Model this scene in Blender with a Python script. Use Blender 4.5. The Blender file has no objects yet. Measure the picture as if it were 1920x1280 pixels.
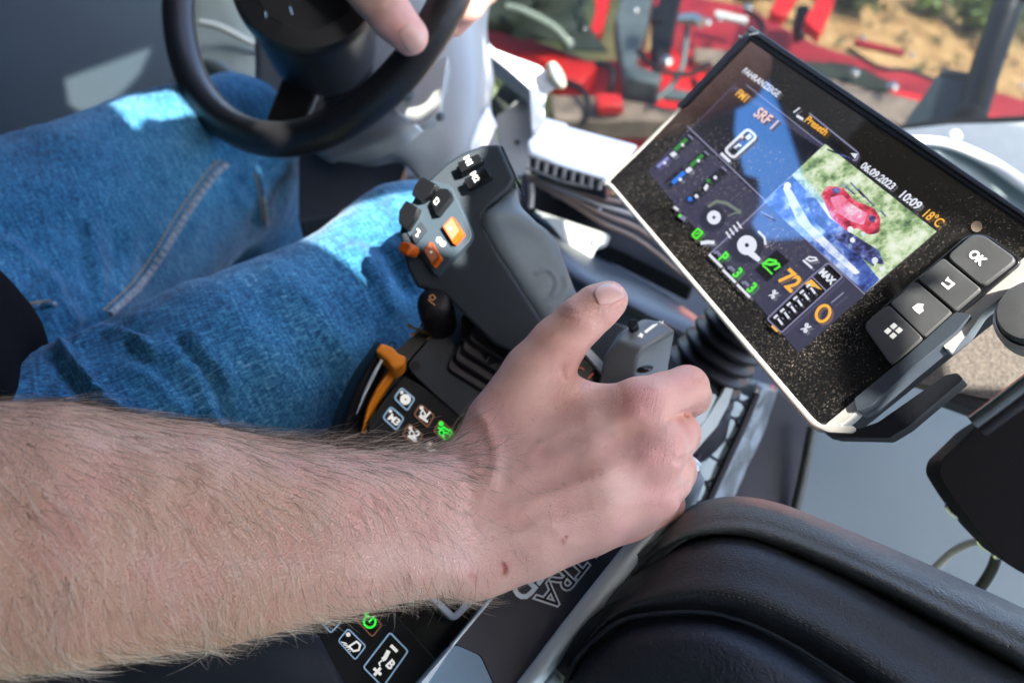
import bpy, math, random
import numpy as np
from mathutils import Vector, Matrix, noise as mnoise
from mathutils.bvhtree import BVHTree

random.seed(7)
RNG = np.random.default_rng(7)
SC = bpy.context.scene
COL = SC.collection

# ------------------------------------------------------------------ camera, sky, sun, exposure
F = 1600.0                                  # focal length in pixels of a 1920 wide frame (30 mm)
UPC = np.array([.242, .664, .707]); UPC /= np.linalg.norm(UPC)      # world up seen by the camera
FWC = np.array([0, 0, -1.0]) + UPC[2] * UPC; FWC /= np.linalg.norm(FWC)
RW = np.stack([np.cross(FWC, UPC), FWC, UPC])                       # camera axes -> world axes
CAM = np.array([0.0, 0.0, 2.5])
cam = bpy.data.cameras.new('camera')
camo = bpy.data.objects.new('camera', cam)
COL.objects.link(camo)
m4 = np.eye(4); m4[:3, :3] = RW; m4[:3, 3] = CAM
camo.matrix_world = Matrix([list(r) for r in m4])
cam.sensor_width = 36.0; cam.lens = 30.0
cam.clip_start = 0.02; cam.clip_end = 500
cam.dof.use_dof = True; cam.dof.focus_distance = 0.41; cam.dof.aperture_fstop = 7.5
SC.camera = camo

EXPO = 3.3
SC.view_settings.view_transform = 'Standard'
SC.view_settings.look = 'None'
SC.view_settings.gamma = 1.0
SC.view_settings.use_curve_mapping = False
SC.view_settings.exposure = EXPO
EM = 1.0 / 2 ** EXPO

SUNC = np.array([.40, .25, .88]); SUNC /= np.linalg.norm(SUNC)       # towards the sun, camera axes
SUNW = RW @ SUNC
world = bpy.data.worlds.new('World'); SC.world = world
world.use_nodes = True
wn = world.node_tree.nodes; wl = world.node_tree.links
bgn = wn['Background']
sky = wn.new('ShaderNodeTexSky'); sky.sky_type = 'NISHITA'; sky.sun_disc = False; sky.ozone_density = .6; sky.dust_density = 3.0; sky.air_density = .7
sky.sun_elevation = math.asin(SUNW[2]); sky.sun_rotation = math.atan2(SUNW[0], SUNW[1])
wl.new(sky.outputs[0], bgn.inputs[0]); bgn.inputs[1].default_value = 0.15
sl = bpy.data.lights.new('sun', 'SUN'); sl.energy = 2.1; sl.angle = math.radians(0.55); sl.color = (1.0, .94, .84)
so = bpy.data.objects.new('sun', sl); COL.objects.link(so)
so.rotation_euler = Vector([-c for c in SUNW]).to_track_quat('-Z', 'Y').to_euler()
so.location = (2, -1, 6)

# ------------------------------------------------------------------ helpers
def P(px, py, d):
    return CAM + RW @ np.array([(px - 960) / F * d, (640 - py) / F * d, -d])
def Dw(v):
    v = np.array(v, float); v = RW @ v
    return v / np.linalg.norm(v)
def S(rpx, d):
    return rpx * d / F
def to_px(w):
    c = (np.asarray(w) - CAM) @ RW
    d = -c[..., 2]
    return 960 + F * c[..., 0] / d, 640 - F * c[..., 1] / d, d
class Plane:
    def __init__(self, px, py, d, nc):
        self.o = P(px, py, d); self.n = Dw(nc)
        if self.n @ (CAM - self.o) < 0: self.n = -self.n
    def hit(self, px, py, lift=0.0):
        r = RW @ np.array([(px - 960) / F, (640 - py) / F, -1.0])
        t = ((self.o + self.n * lift - CAM) @ self.n) / (r @ self.n)
        return CAM + r * t
    def raw(self, px, py, lift=0.0):
        return self.hit(px, py) + self.n * lift
    def d(self, px, py):
        return to_px(self.hit(px, py))[2]

def put(o, parent=None):
    COL.objects.link(o)
    if parent is not None:
        o.parent = parent
        o.matrix_parent_inverse = parent.matrix_world.inverted() if parent.type == 'EMPTY' else Matrix()
    return o
def tag(o, label=None, cat=None, group=None, kind=None):
    if label: o['label'] = label
    if cat: o['category'] = cat
    if group: o['group'] = group
    if kind or cat: o['kind'] = kind or 'thing'
    return o
def empty(name, label, cat, loc, group=None):
    o = bpy.data.objects.new(name, None)
    o.empty_display_size = .05
    o.matrix_world = Matrix.Translation(Vector(loc))
    COL.objects.link(o)
    return tag(o, label, cat, group)

def mesh_obj(name, V, Fs, mats, parent=None, midx=None, smooth=35):
    me = bpy.data.meshes.new(name)
    me.from_pydata([tuple(map(float, v)) for v in V], [], [tuple(map(int, f)) for f in Fs])
    if not isinstance(mats, (list, tuple)): mats = [mats]
    for m in mats: me.materials.append(m)
    if midx is not None:
        me.polygons.foreach_set('material_index', np.array(midx, dtype=np.int32))
    if smooth:
        me.polygons.foreach_set('use_smooth', np.ones(len(me.polygons), dtype=bool))
        me.set_sharp_from_angle(angle=math.radians(smooth))
    me.update()
    o = bpy.data.objects.new(name, me)
    return put(o, parent)

def cr(pts, n, closed=False):
    """Catmull-Rom resample of a list of points (any dimension) to n points"""
    p = np.array(pts, float)
    if len(p) == 2 and not closed:
        t = np.linspace(0, 1, n)[:, None]
        return p[0] * (1 - t) + p[1] * t
    if closed:
        q = np.vstack([p[-1], p, p[0], p[1]]); segs = len(p)
    else:
        q = np.vstack([2 * p[0] - p[1], p, 2 * p[-1] - p[-2]]); segs = len(p) - 1
    t = np.linspace(0, segs, n, endpoint=not closed)
    i = np.minimum(t.astype(int), segs - 1); u = (t - i)[:, None]
    a, b, c, d = q[i], q[i + 1], q[i + 2], q[i + 3]
    return .5 * ((2 * b) + (c - a) * u + (2 * a - 5 * b + 4 * c - d) * u ** 2 + (3 * b - a - 3 * c + d) * u ** 3)

def round_poly(pts, r, n=4):
    """round the corners of a pixel polygon with radius r"""
    out = []
    p = [np.array(q, float) for q in pts]
    for i in range(len(p)):
        a, b, c = p[i - 1], p[i], p[(i + 1) % len(p)]
        la, lc = np.linalg.norm(a - b), np.linalg.norm(c - b)
        k = min(r, la * .45, lc * .45)
        s, e = b + (a - b) / la * k, b + (c - b) / lc * k
        for t in np.linspace(0, 1, n):
            out.append(tuple((1 - t) ** 2 * s + 2 * t * (1 - t) * b + t * t * e))
    return out

class MB:
    """collects pieces of one part into one mesh"""
    def __init__(s): s.V = []; s.F = []; s.M = []; s.z = 0.0
    def add(s, V, Fs, m=0):
        b = len(s.V); s.V += [np.array(v, float) for v in V]
        for f in Fs: s.F.append([b + i for i in f]); s.M.append(m)
    def prism(s, pl, pts, thick, lift=0.0, m=0, taper=0.0):
        top = [pl.raw(x, y, lift) for x, y in pts]
        n = len(top)
        a = np.zeros(3)
        for i in range(n): a += np.cross(top[i] - top[0], top[(i + 1) % n] - top[0])
        if a @ pl.n < 0: top = top[::-1]
        c = sum(top) / n
        bot = [t + (t - c) * taper - pl.n * thick for t in top]
        Fs = [list(range(n)), list(range(2 * n - 1, n - 1, -1))]
        for i in range(n):
            j = (i + 1) % n
            Fs.append([i, n + i, n + j, j])
        s.add(top + bot, Fs, m)
    def sheet(s, pl, pts, lift=None, m=0):
        if lift is None: s.z += 4e-5; lift = s.z
        V = [pl.raw(x, y, lift) for x, y in pts]
        s.add(V, [list(range(len(V)))], m)
    def strip(s, pl, pts, w, lift=None, m=0, closed=False):
        """polyline of pixel width w as one mitred strip"""
        if lift is None: s.z += 4e-5; lift = s.z
        p = np.array(pts, float); n = len(p); L, R = [], []
        for i in range(n):
            a = p[i - 1] if (i > 0 or closed) else None
            c = p[(i + 1) % n] if (i < n - 1 or closed) else None
            d1 = (p[i] - a) / (np.linalg.norm(p[i] - a) + 1e-9) if a is not None else None
            d2 = (c - p[i]) / (np.linalg.norm(c - p[i]) + 1e-9) if c is not None else None
            d = d1 if d2 is None else d2 if d1 is None else d1 + d2
            d = d / (np.linalg.norm(d) + 1e-9)
            nn = np.array([-d[1], d[0]])
            k = 1.0
            if d1 is not None and d2 is not None:
                k = 1 / max(.5, abs(nn @ np.array([-d1[1], d1[0]])))
            L.append(p[i] + nn * w / 2 * k); R.append(p[i] - nn * w / 2 * k)
        V = [pl.raw(x, y, lift) for x, y in L + R]
        Fs = []
        for i in range(n if closed else n - 1):
            j = (i + 1) % n
            Fs.append([i, j, n + j, n + i])
        s.add(V, Fs, m)
    def disc(s, pl, x, y, r, lift=None, m=0, n=18, ax=None):
        if ax is None: ax = ((r, 0), (0, r))
        s.sheet(pl, [(x + ax[0][0] * math.cos(t) + ax[1][0] * math.sin(t), y + ax[0][1] * math.cos(t) + ax[1][1] * math.sin(t))
                     for t in np.linspace(0, 2 * math.pi, n, endpoint=False)], lift, m)
    def ring(s, pl, x, y, r, w, lift=None, m=0, n=24):
        s.strip(pl, [(x + r * math.cos(t), y + r * math.sin(t)) for t in np.linspace(0, 2 * math.pi, n, endpoint=False)], w, lift, m, True)
    def text(s, pl, p0, p1, body, lift=None, m=0, bold=.0, hs=1.0, shear=0.0, ref=None):
        """a line of lettering whose middle line runs from pixel p0 to p1"""
        if lift is None: s.z += 4e-5; lift = s.z
        V, Fs = glyphs(body, bold, shear)
        a, b = pl.hit(*p0), pl.hit(*p1)
        x = b - a; L = np.linalg.norm(x); x /= L
        y = np.cross(pl.n, x)
        B = glyphs(body, ref, shear)[0] if ref is not None else V
        k = L / max(1e-6, B[:, 0].max() - B[:, 0].min())
        x0 = B[:, 0].min(); yc = (B[:, 1].max() + B[:, 1].min()) / 2
        W = [a + x * (v[0] - x0) * k + y * (v[1] - yc) * k * hs + pl.n * lift for v in V]
        s.add(W, Fs, m)
    def glyph(s, pl, c, d, hpx, body, lift=None, m=0, bold=.0, ws=1.0):
        """lettering of pixel height hpx centred at c, reading along pixel direction d"""
        if lift is None: s.z += 4e-5; lift = s.z
        V, Fs = glyphs(body, bold)
        o = pl.hit(*c); d = np.array(d, float); d /= np.linalg.norm(d)
        x = pl.hit(c[0] + d[0], c[1] + d[1]) - o; x /= np.linalg.norm(x); y = np.cross(pl.n, x)
        k = S(hpx, pl.d(*c)) / .70
        cx = (V[:, 0].max() + V[:, 0].min()) / 2; cy = (V[:, 1].max() + V[:, 1].min()) / 2
        s.add([o + x * (v[0] - cx) * k * ws + y * (v[1] - cy) * k + pl.n * lift for v in V], Fs, m)
    def tube(s, pts, rad, n=12, m=0, closed=False, caps=True):
        V, Fs = tube_geo(pts, rad, n, closed, caps); s.add(V, Fs, m)
    def sphere(s, c, r, m=0, nu=14, nv=8, squash=None, ax=None):
        V = []; Fs = []
        for i in range(nv + 1):
            th = math.pi * i / nv
            for j in range(nu):
                ph = 2 * math.pi * j / nu
                v = np.array([math.sin(th) * math.cos(ph), math.sin(th) * math.sin(ph), math.cos(th)]) * r
                if squash is not None: v = v - ax * (v @ ax) * (1 - squash)
                V.append(c + v)
        for i in range(nv):
            for j in range(nu):
                k = (j + 1) % nu
                Fs.append([i * nu + j, (i + 1) * nu + j, (i + 1) * nu + k, i * nu + k])
        s.add(V, Fs, m)
    def lathe(s, c, axis, prof, n=32, m=0):
        """prof: list of (radius, height along axis)"""
        axis = np.array(axis, float); axis /= np.linalg.norm(axis)
        x = np.cross(axis, [.3, .9, .2]); x /= np.linalg.norm(x); y = np.cross(axis, x)
        V = []; Fs = []
        for r, h in prof:
            for j in range(n):
                t = 2 * math.pi * j / n
                V.append(c + axis * h + (x * math.cos(t) + y * math.sin(t)) * r)
        for i in range(len(prof) - 1):
            for j in range(n):
                k = (j + 1) % n
                Fs.append([i * n + j, i * n + k, (i + 1) * n + k, (i + 1) * n + j])
        Fs.append(list(range(n))[::-1]); Fs.append([(len(prof) - 1) * n + j for j in range(n)])
        s.add(V, Fs, m)
    def build(s, name, mats, parent=None, bevel=0, seg=3, smooth=35, solid=0, angle=32):
        o = mesh_obj(name, s.V, s.F, mats, parent, s.M, smooth)
        if solid:
            md = o.modifiers.new('thick', 'SOLIDIFY'); md.thickness = solid; md.offset = -1
        if bevel:
            md = o.modifiers.new('bevel', 'BEVEL'); md.width = bevel; md.segments = seg
            md.limit_method = 'ANGLE'; md.angle_limit = math.radians(angle); md.harden_normals = False
        return o
def poly_area(p):
    return sum(p[i - 1][0] * p[i][1] - p[i][0] * p[i - 1][1] for i in range(len(p))) / 2

def tube_geo(pts, rad, n=12, closed=False, caps=True):
    p = np.array(pts, float); N = len(p)
    r = np.full(N, rad, float) if np.isscalar(rad) else np.array(rad, float)
    V = []; Fs = []
    if closed: T = np.roll(p, -1, 0) - np.roll(p, 1, 0)
    else:
        T = np.gradient(p, axis=0)
    T /= np.linalg.norm(T, axis=1)[:, None] + 1e-12
    u = np.cross(T[0], [.31, .87, .38]); u /= np.linalg.norm(u)
    for i in range(N):
        u = u - T[i] * (u @ T[i]); u /= np.linalg.norm(u); v = np.cross(T[i], u)
        for j in range(n):
            t = 2 * math.pi * j / n
            V.append(p[i] + (u * math.cos(t) + v * math.sin(t)) * r[i])
    for i in range(N if closed else N - 1):
        k = (i + 1) % N
        off = 0
        if closed and k == 0:
            a = V[i * n]; off = int(np.argmin([np.linalg.norm(V[j] - a) for j in range(n)]))
        for j in range(n):
            Fs.append([i * n + j, i * n + (j + 1) % n, k * n + (j + 1 + off) % n, k * n + (j + off) % n])
    if caps and not closed:
        Fs.append(list(range(n))[::-1]); Fs.append([(N - 1) * n + j for j in range(n)])
    return V, Fs
def pxtube(pts, rpx, n=24):
    """list of (px,py,d) -> smooth world path and radii"""
    q = cr(pts, n)
    W = [P(*a) for a in q]
    if np.isscalar(rpx): R = [S(rpx, a[2]) for a in q]
    else:
        rr = cr([[x] for x in rpx], n)[:, 0]; R = [S(b, a[2]) for a, b in zip(q, rr)]
    return W, R

_G = {}
def glyphs(body, bold=0.0, shear=0.0):
    key = (body, bold, shear)
    if key not in _G:
        cu = bpy.data.curves.new('glyph', 'FONT'); cu.body = body; cu.offset = bold; cu.resolution_u = 3; cu.shear = shear
        ob = bpy.data.objects.new('glyph', cu); COL.objects.link(ob)
        dg = bpy.context.evaluated_depsgraph_get()
        me = bpy.data.meshes.new_from_object(ob.evaluated_get(dg))
        V = np.array([v.co[:2] for v in me.vertices]); Fs = [list(p.vertices) for p in me.polygons]
        bpy.data.objects.remove(ob); bpy.data.curves.remove(cu); bpy.data.meshes.remove(me)
        _G[key] = (V, Fs)
    return _G[key]

def loft(name, rows, mats, parent=None, nu=28, nv=28, thick=0.004, smooth=60, disp=None):
    """surface through rows of (px,py,d) points"""
    g = np.array([cr(r, nu) for r in rows])                    # rows x nu x 3
    g = np.stack([cr(g[:, j], nv) for j in range(nu)], 1)      # nv x nu x 3
    V = [P(*g[i, j]) for i in range(nv) for j in range(nu)]
    Fs = []
    for i in range(nv - 1):
        for j in range(nu - 1):
            Fs.append([i * nu + j, i * nu + j + 1, (i + 1) * nu + j + 1, (i + 1) * nu + j])
    a = np.array(V).reshape(nv, nu, 3)
    nrm = np.cross(a[nv // 2, nu // 2 + 1] - a[nv // 2, nu // 2], a[nv // 2 + 1, nu // 2] - a[nv // 2, nu // 2])
    if nrm @ (CAM - a[nv // 2, nu // 2]) < 0: Fs = [f[::-1] for f in Fs]
    o = mesh_obj(name, V, Fs, mats, parent, None, smooth)
    if thick:
        md = o.modifiers.new('thick', 'SOLIDIFY'); md.thickness = thick; md.offset = -1
    return o

# ------------------------------------------------------------------ signed distance sculpting
def surface_nets(v, origin, h):
    s = v < 0
    c = [s[i:s.shape[0] - 1 + i, j:s.shape[1] - 1 + j, k:s.shape[2] - 1 + k] for i in (0, 1) for j in (0, 1) for k in (0, 1)]
    tot = sum(x.astype(np.int8) for x in c)
    act = (tot > 0) & (tot < 8)
    I = np.argwhere(act)
    offs = np.array([(i, j, k) for i in (0, 1) for j in (0, 1) for k in (0, 1)])
    val = np.stack([v[I[:, 0] + o[0], I[:, 1] + o[1], I[:, 2] + o[2]] for o in offs], 1)
    acc = np.zeros((len(I), 3)); cnt = np.zeros(len(I))
    for a in range(8):
        for b in range(a + 1, 8):
            if np.abs(offs[a] - offs[b]).sum() != 1: continue
            m = (val[:, a] < 0) != (val[:, b] < 0)
            t = val[m, a] / (val[m, a] - val[m, b])
            acc[m] += offs[a] + t[:, None] * (offs[b] - offs[a]); cnt[m] += 1
    V = (I + acc / cnt[:, None]) * h + origin
    idx = np.full(act.shape, -1, dtype=np.int64); idx[act] = np.arange(len(I))
    Q = []
    for ax in range(3):
        sl0 = [slice(None)] * 3; sl1 = [slice(None)] * 3
        sl0[ax] = slice(0, -1); sl1[ax] = slice(1, None)
        A, B = s[tuple(sl0)], s[tuple(sl1)]
        for flip, mm in ((False, A & ~B), (True, ~A & B)):
            E = np.argwhere(mm)
            o1, o2 = [(1, 2), (2, 0), (0, 1)][ax]
            ok = (E[:, o1] > 0) & (E[:, o2] > 0) & (E[:, o1] < s.shape[o1] - 1) & (E[:, o2] < s.shape[o2] - 1)
            E = E[ok]
            e1 = np.zeros(3, int); e1[o1] = 1; e2 = np.zeros(3, int); e2[o2] = 1
            q = [idx[tuple((E - a).T)] for a in (e1 + e2, e2, e1 * 0, e1)]
            q = np.stack(q, 1)
            if flip: q = q[:, ::-1]
            Q.append(q)
    return V, np.vstack(Q)

class Field:
    def __init__(self, lo, hi, h):
        self.lo = np.array(lo, float); self.h = h
        self.n = np.ceil((np.array(hi) - self.lo) / h).astype(int) + 1
        self.v = np.full(self.n, 1.0, dtype=np.float32)
    def box(self, lo, hi):
        a = np.clip(np.floor((np.array(lo) - self.lo) / self.h).astype(int), 0, self.n - 1)
        b = np.clip(np.ceil((np.array(hi) - self.lo) / self.h).astype(int) + 1, 1, self.n)
        sl = tuple(slice(x, y) for x, y in zip(a, b))
        g = np.meshgrid(*[self.lo[i] + self.h * np.arange(a[i], b[i]) for i in range(3)], indexing='ij')
        return sl, g
    def cone(self, a, b, ra, rb, k=0.01, sub=False):
        """round cone from a to b, smoothly joined (or cut) with blend width k"""
        a = np.array(a, float); b = np.array(b, float)
        pad = max(ra, rb) + k * 1.5 + 4 * self.h
        sl, g = self.box(np.minimum(a, b) - pad, np.maximum(a, b) + pad)
        ba = b - a; L2 = max(ba @ ba, 1e-12)
        px, py, pz = [g[i] - a[i] for i in range(3)]
        t = np.clip((px * ba[0] + py * ba[1] + pz * ba[2]) / L2, 0, 1)
        d = np.sqrt((px - t * ba[0]) ** 2 + (py - t * ba[1]) ** 2 + (pz - t * ba[2]) ** 2) - (ra + (rb - ra) * t)
        self.mix(sl, d, k, sub)
    def mix(self, sl, d, k, sub=False):
        o = self.v[sl]
        if sub:
            hh = np.clip(.5 - .5 * (o + d) / k, 0, 1)
            self.v[sl] = o * (1 - hh) - d * hh + k * hh * (1 - hh)
        else:
            hh = np.maximum(k - np.abs(o - d), 0) / k
            self.v[sl] = np.minimum(o, d) - hh * hh * k * .25
    def chain(self, pts, k=0.01, sub=False, ki=.0025):
        """pts: list of (px,py,d,rpx): one limb, joined to the rest with blend width k"""
        W = [P(*p[:3]) for p in pts]; R = [S(p[3], p[2]) for p in pts]
        pad = max(R) + k * 1.5 + 4 * self.h
        sl, g = self.box(np.min(W, 0) - pad, np.max(W, 0) + pad)
        best = None
        for a, b, ra, rb in zip(W[:-1], W[1:], R[:-1], R[1:]):
            ba = b - a; L2 = max(ba @ ba, 1e-12)
            px, py, pz = [g[i] - a[i] for i in range(3)]
            t = np.clip((px * ba[0] + py * ba[1] + pz * ba[2]) / L2, 0, 1)
            d = np.sqrt((px - t * ba[0]) ** 2 + (py - t * ba[1]) ** 2 + (pz - t * ba[2]) ** 2) - (ra + (rb - ra) * t)
            if best is None: best = d
            else: best = np.minimum(best, d) - np.maximum(ki - np.abs(best - d), 0) ** 2 / ki * .25
        self.mix(sl, best, k, sub)
    def mesh(self):
        return surface_nets(self.v, self.lo, self.h)
def bounds(chains, pad=.03):
    w = np.array([P(*p[:3]) for c in chains for p in c]); r = np.array([S(p[3], p[2]) for c in chains for p in c])[:, None]
    return (w - r).min(0) - pad, (w + r).max(0) + pad
def vnormals(V, Q):
    n = np.cross(V[Q[:, 2]] - V[Q[:, 0]], V[Q[:, 3]] - V[Q[:, 1]])
    N = np.zeros_like(V)
    for i in range(4): np.add.at(N, Q[:, i], n)
    return N / (np.linalg.norm(N, axis=1)[:, None] + 1e-12)
def relax(V, Q, it=3, lam=.5):
    E = np.vstack([Q[:, [0, 1]], Q[:, [1, 2]], Q[:, [2, 3]], Q[:, [3, 0]]])
    for _ in range(it):
        A = np.zeros_like(V); c = np.zeros(len(V))
        np.add.at(A, E[:, 0], V[E[:, 1]]); np.add.at(c, E[:, 0], 1)
        np.add.at(A, E[:, 1], V[E[:, 0]]); np.add.at(c, E[:, 1], 1)
        V = V * (1 - lam) + lam * A / np.maximum(c, 1)[:, None]
    return V
def seg_dist(X, Y, pts):
    """distance in pixels of points to a pixel polyline"""
    best = np.full(len(X), 1e9)
    p = cr(pts, max(2, 6 * len(pts))) if len(pts) > 2 else np.array(pts, float)
    for a, b in zip(p[:-1], p[1:]):
        ab = b - a; t = np.clip(((X - a[0]) * ab[0] + (Y - a[1]) * ab[1]) / (ab @ ab + 1e-9), 0, 1)
        best = np.minimum(best, np.hypot(X - a[0] - t * ab[0], Y - a[1] - t * ab[1]))
    return best
def sculpt(V, Q, strokes, facing=.0):
    """raise or press the surface along strokes: (pixel polyline, width px, metres)"""
    N = vnormals(V, Q); X, Y, D_ = to_px(V)
    view = CAM - V; view /= np.linalg.norm(view, axis=1)[:, None]
    f = np.clip(((N * view).sum(1) - facing) / .35, 0, 1)
    h = np.zeros(len(V))
    for pts, w, amp in strokes:
        d = seg_dist(X, Y, pts)
        h += amp * np.exp(-(d / w) ** 2)
    return V + N * (h * f)[:, None]
def fast_mesh(name, V, Q, mat, parent=None):
    me = bpy.data.meshes.new(name)
    me.vertices.add(len(V)); me.vertices.foreach_set('co', V.astype(np.float32).ravel())
    me.loops.add(Q.size); me.loops.foreach_set('vertex_index', Q.astype(np.int32).ravel())
    me.polygons.add(len(Q)); me.polygons.foreach_set('loop_start', np.arange(0, Q.size, 4, dtype=np.int32))
    me.polygons.foreach_set('use_smooth', np.ones(len(Q), dtype=bool))
    me.update(calc_edges=True); me.validate()
    me.materials.append(mat)
    return put(bpy.data.objects.new(name, me), parent)
def point_attr(o, name, val):
    a = o.data.attributes.new(name, 'FLOAT', 'POINT'); a.data.foreach_set('value', np.asarray(val, dtype=np.float32))

# ------------------------------------------------------------------ materials
def nodes(m):
    return m.node_tree.nodes, m.node_tree.links
def mat(name, col, rough=.5, metal=0, bump=0, bscale=900, var=0, vscale=60, coat=0, spec=None, grain=0, wear=0):
    m = bpy.data.materials.new(name); m.use_nodes = True
    n, l = nodes(m); b = n['Principled BSDF']
    b.inputs['Base Color'].default_value = (*col, 1); b.inputs['Roughness'].default_value = rough
    b.inputs['Metallic'].default_value = metal
    if coat: b.inputs['Coat Weight'].default_value = coat; b.inputs['Coat Roughness'].default_value = .08
    if spec is not None: b.inputs['Specular IOR Level'].default_value = spec
    tc = n.new('ShaderNodeTexCoord')
    if var:
        t = n.new('ShaderNodeTexNoise'); t.inputs['Scale'].default_value = vscale; t.inputs['Detail'].default_value = 5
        l.new(tc.outputs['Object'], t.inputs['Vector'])
        r = n.new('ShaderNodeMapRange'); r.inputs[1].default_value = .3; r.inputs[2].default_value = .7
        r.inputs[3].default_value = 1 - var; r.inputs[4].default_value = 1 + var
        l.new(t.outputs[0], r.inputs[0])
        x = n.new('ShaderNodeMix'); x.data_type = 'RGBA'; x.blend_type = 'MULTIPLY'; x.inputs[0].default_value = 1
        x.inputs[6].default_value = (*col, 1); l.new(r.outputs[0], x.inputs[7]); l.new(x.outputs[2], b.inputs['Base Color'])
        r2 = n.new('ShaderNodeMapRange'); r2.inputs[3].default_value = max(.02, rough - var * .5); r2.inputs[4].default_value = min(1, rough + var * .5)
        l.new(t.outputs[0], r2.inputs[0]); l.new(r2.outputs[0], b.inputs['Roughness'])
    if bump:
        t = n.new('ShaderNodeTexNoise'); t.inputs['Scale'].default_value = bscale; t.inputs['Detail'].default_value = 3
        l.new(tc.outputs['Object'], t.inputs['Vector'])
        bn = n.new('ShaderNodeBump'); bn.inputs['Strength'].default_value = bump; bn.inputs['Distance'].default_value = .001
        l.new(t.outputs[0], bn.inputs['Height']); l.new(bn.outputs[0], b.inputs['Normal'])
    return m
def emit(name, col, s=1.0, base=(.01, .01, .012), rough=.12):
    m = bpy.data.materials.new(name); m.use_nodes = True
    n, l = nodes(m); b = n['Principled BSDF']
    b.inputs['Base Color'].default_value = (*base, 1); b.inputs['Roughness'].default_value = rough
    b.inputs['Emission Color'].default_value = (*col, 1); b.inputs['Emission Strength'].default_value = s * EM
    return m
# ------------------------------------------------------------------ palette
M = {}
M['black'] = mat('black_plastic', (.006, .0075, .010), .5, bump=.25, bscale=1400, var=.15, vscale=30)
M['dark'] = mat('dark_plastic', (.015, .019, .025), .55, bump=.3, bscale=1600, var=.12, vscale=25)
M['navy'] = mat('slate_plastic', (.036, .046, .060), .48, bump=.3, bscale=1700, var=.1, vscale=25)
M['lever'] = mat('lever_plastic', (.024, .035, .047), .48, bump=.3, bscale=1800, var=.08, vscale=25)
M['grip'] = mat('soft_grip', (.135, .175, .20), .55, bump=.25, bscale=1800, var=.06, vscale=30)
M['gloss'] = mat('gloss_black', (.008, .009, .011), .16)
M['rubber'] = mat('black_rubber', (.009, .0085, .012), .45, var=.2, vscale=40)
M['grey'] = mat('light_grey_plastic', (.21, .225, .22), .5, bump=.2, bscale=1200, var=.06, vscale=12)
M['silver'] = mat('silver_paint', (.31, .33, .32), .32, metal=.35, var=.05, vscale=20)
M['teal'] = mat('grey_green_panel', (.17, .225, .23), .5, bump=.2, bscale=900, var=.08, vscale=8)
M['panel'] = mat('blue_grey_panel', (.20, .26, .28), .55, bump=.2, bscale=1000, var=.06, vscale=6)
M['doorskin'] = mat('dark_door_skin', (.015, .028, .038), .5, bump=.25, bscale=900, var=.1, vscale=6)
M['rail'] = mat('pale_blue_rail', (.74, .84, .88), .35, var=.06, vscale=30)
M['chrome'] = mat('bright_metal', (.75, .76, .74), .18, metal=1.0, var=.05, vscale=80)
M['trim'] = mat('satin_trim', (.46, .46, .43), .35, metal=.25, var=.08, vscale=60)
M['white'] = mat('white_cover', (.66, .68, .68), .5, var=.03, vscale=20)
M['orange'] = mat('orange_plastic', (.50, .095, .004), .4, bump=.15, bscale=1500)
M['salmon'] = mat('worn_orange_key', (.46, .19, .115), .42)
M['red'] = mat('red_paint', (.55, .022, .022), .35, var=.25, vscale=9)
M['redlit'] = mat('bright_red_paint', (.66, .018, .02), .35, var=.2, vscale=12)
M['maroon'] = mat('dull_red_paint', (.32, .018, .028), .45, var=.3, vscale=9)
M['hitch'] = mat('blue_grey_steel', (.11, .14, .155), .45, metal=.2, var=.2, vscale=14)
M['tarp'] = mat('dusty_dark_tarp', (.028, .038, .032), .75, bump=.5, bscale=60, var=.45, vscale=7)
M['rust'] = mat('dusty_brown_steel', (.22, .17, .14), .6, var=.35, vscale=16)
M['ink'] = emit('backlit_print', (.92, .90, .84), .62, (.7, .7, .68), .5)
M['inkblue'] = emit('backlit_blue_print', (.22, .38, .55), .5, (.30, .44, .58), .45)
M['inkbrown'] = emit('backlit_brown_print', (.24, .09, .04), .4, (.24, .10, .055), .5)
M['inkgold'] = mat('gold_print', (.34, .22, .06), .5)
M['inkorange'] = mat('copper_print', (.62, .30, .14), .5)
M['green'] = emit('green_led', (.03, 1.0, .06), 1.1)
M['led'] = emit('pale_led', (.9, .84, .76), .6, (.7, .66, .6), .4)

for nm_, sp_ in (('black', .3), ('dark', .3), ('navy', .35), ('lever', .35), ('rubber', .35), ('doorskin', .10), ('tarp', .2)):
    M[nm_].node_tree.nodes['Principled BSDF'].inputs['Specular IOR Level'].default_value = sp_

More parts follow.
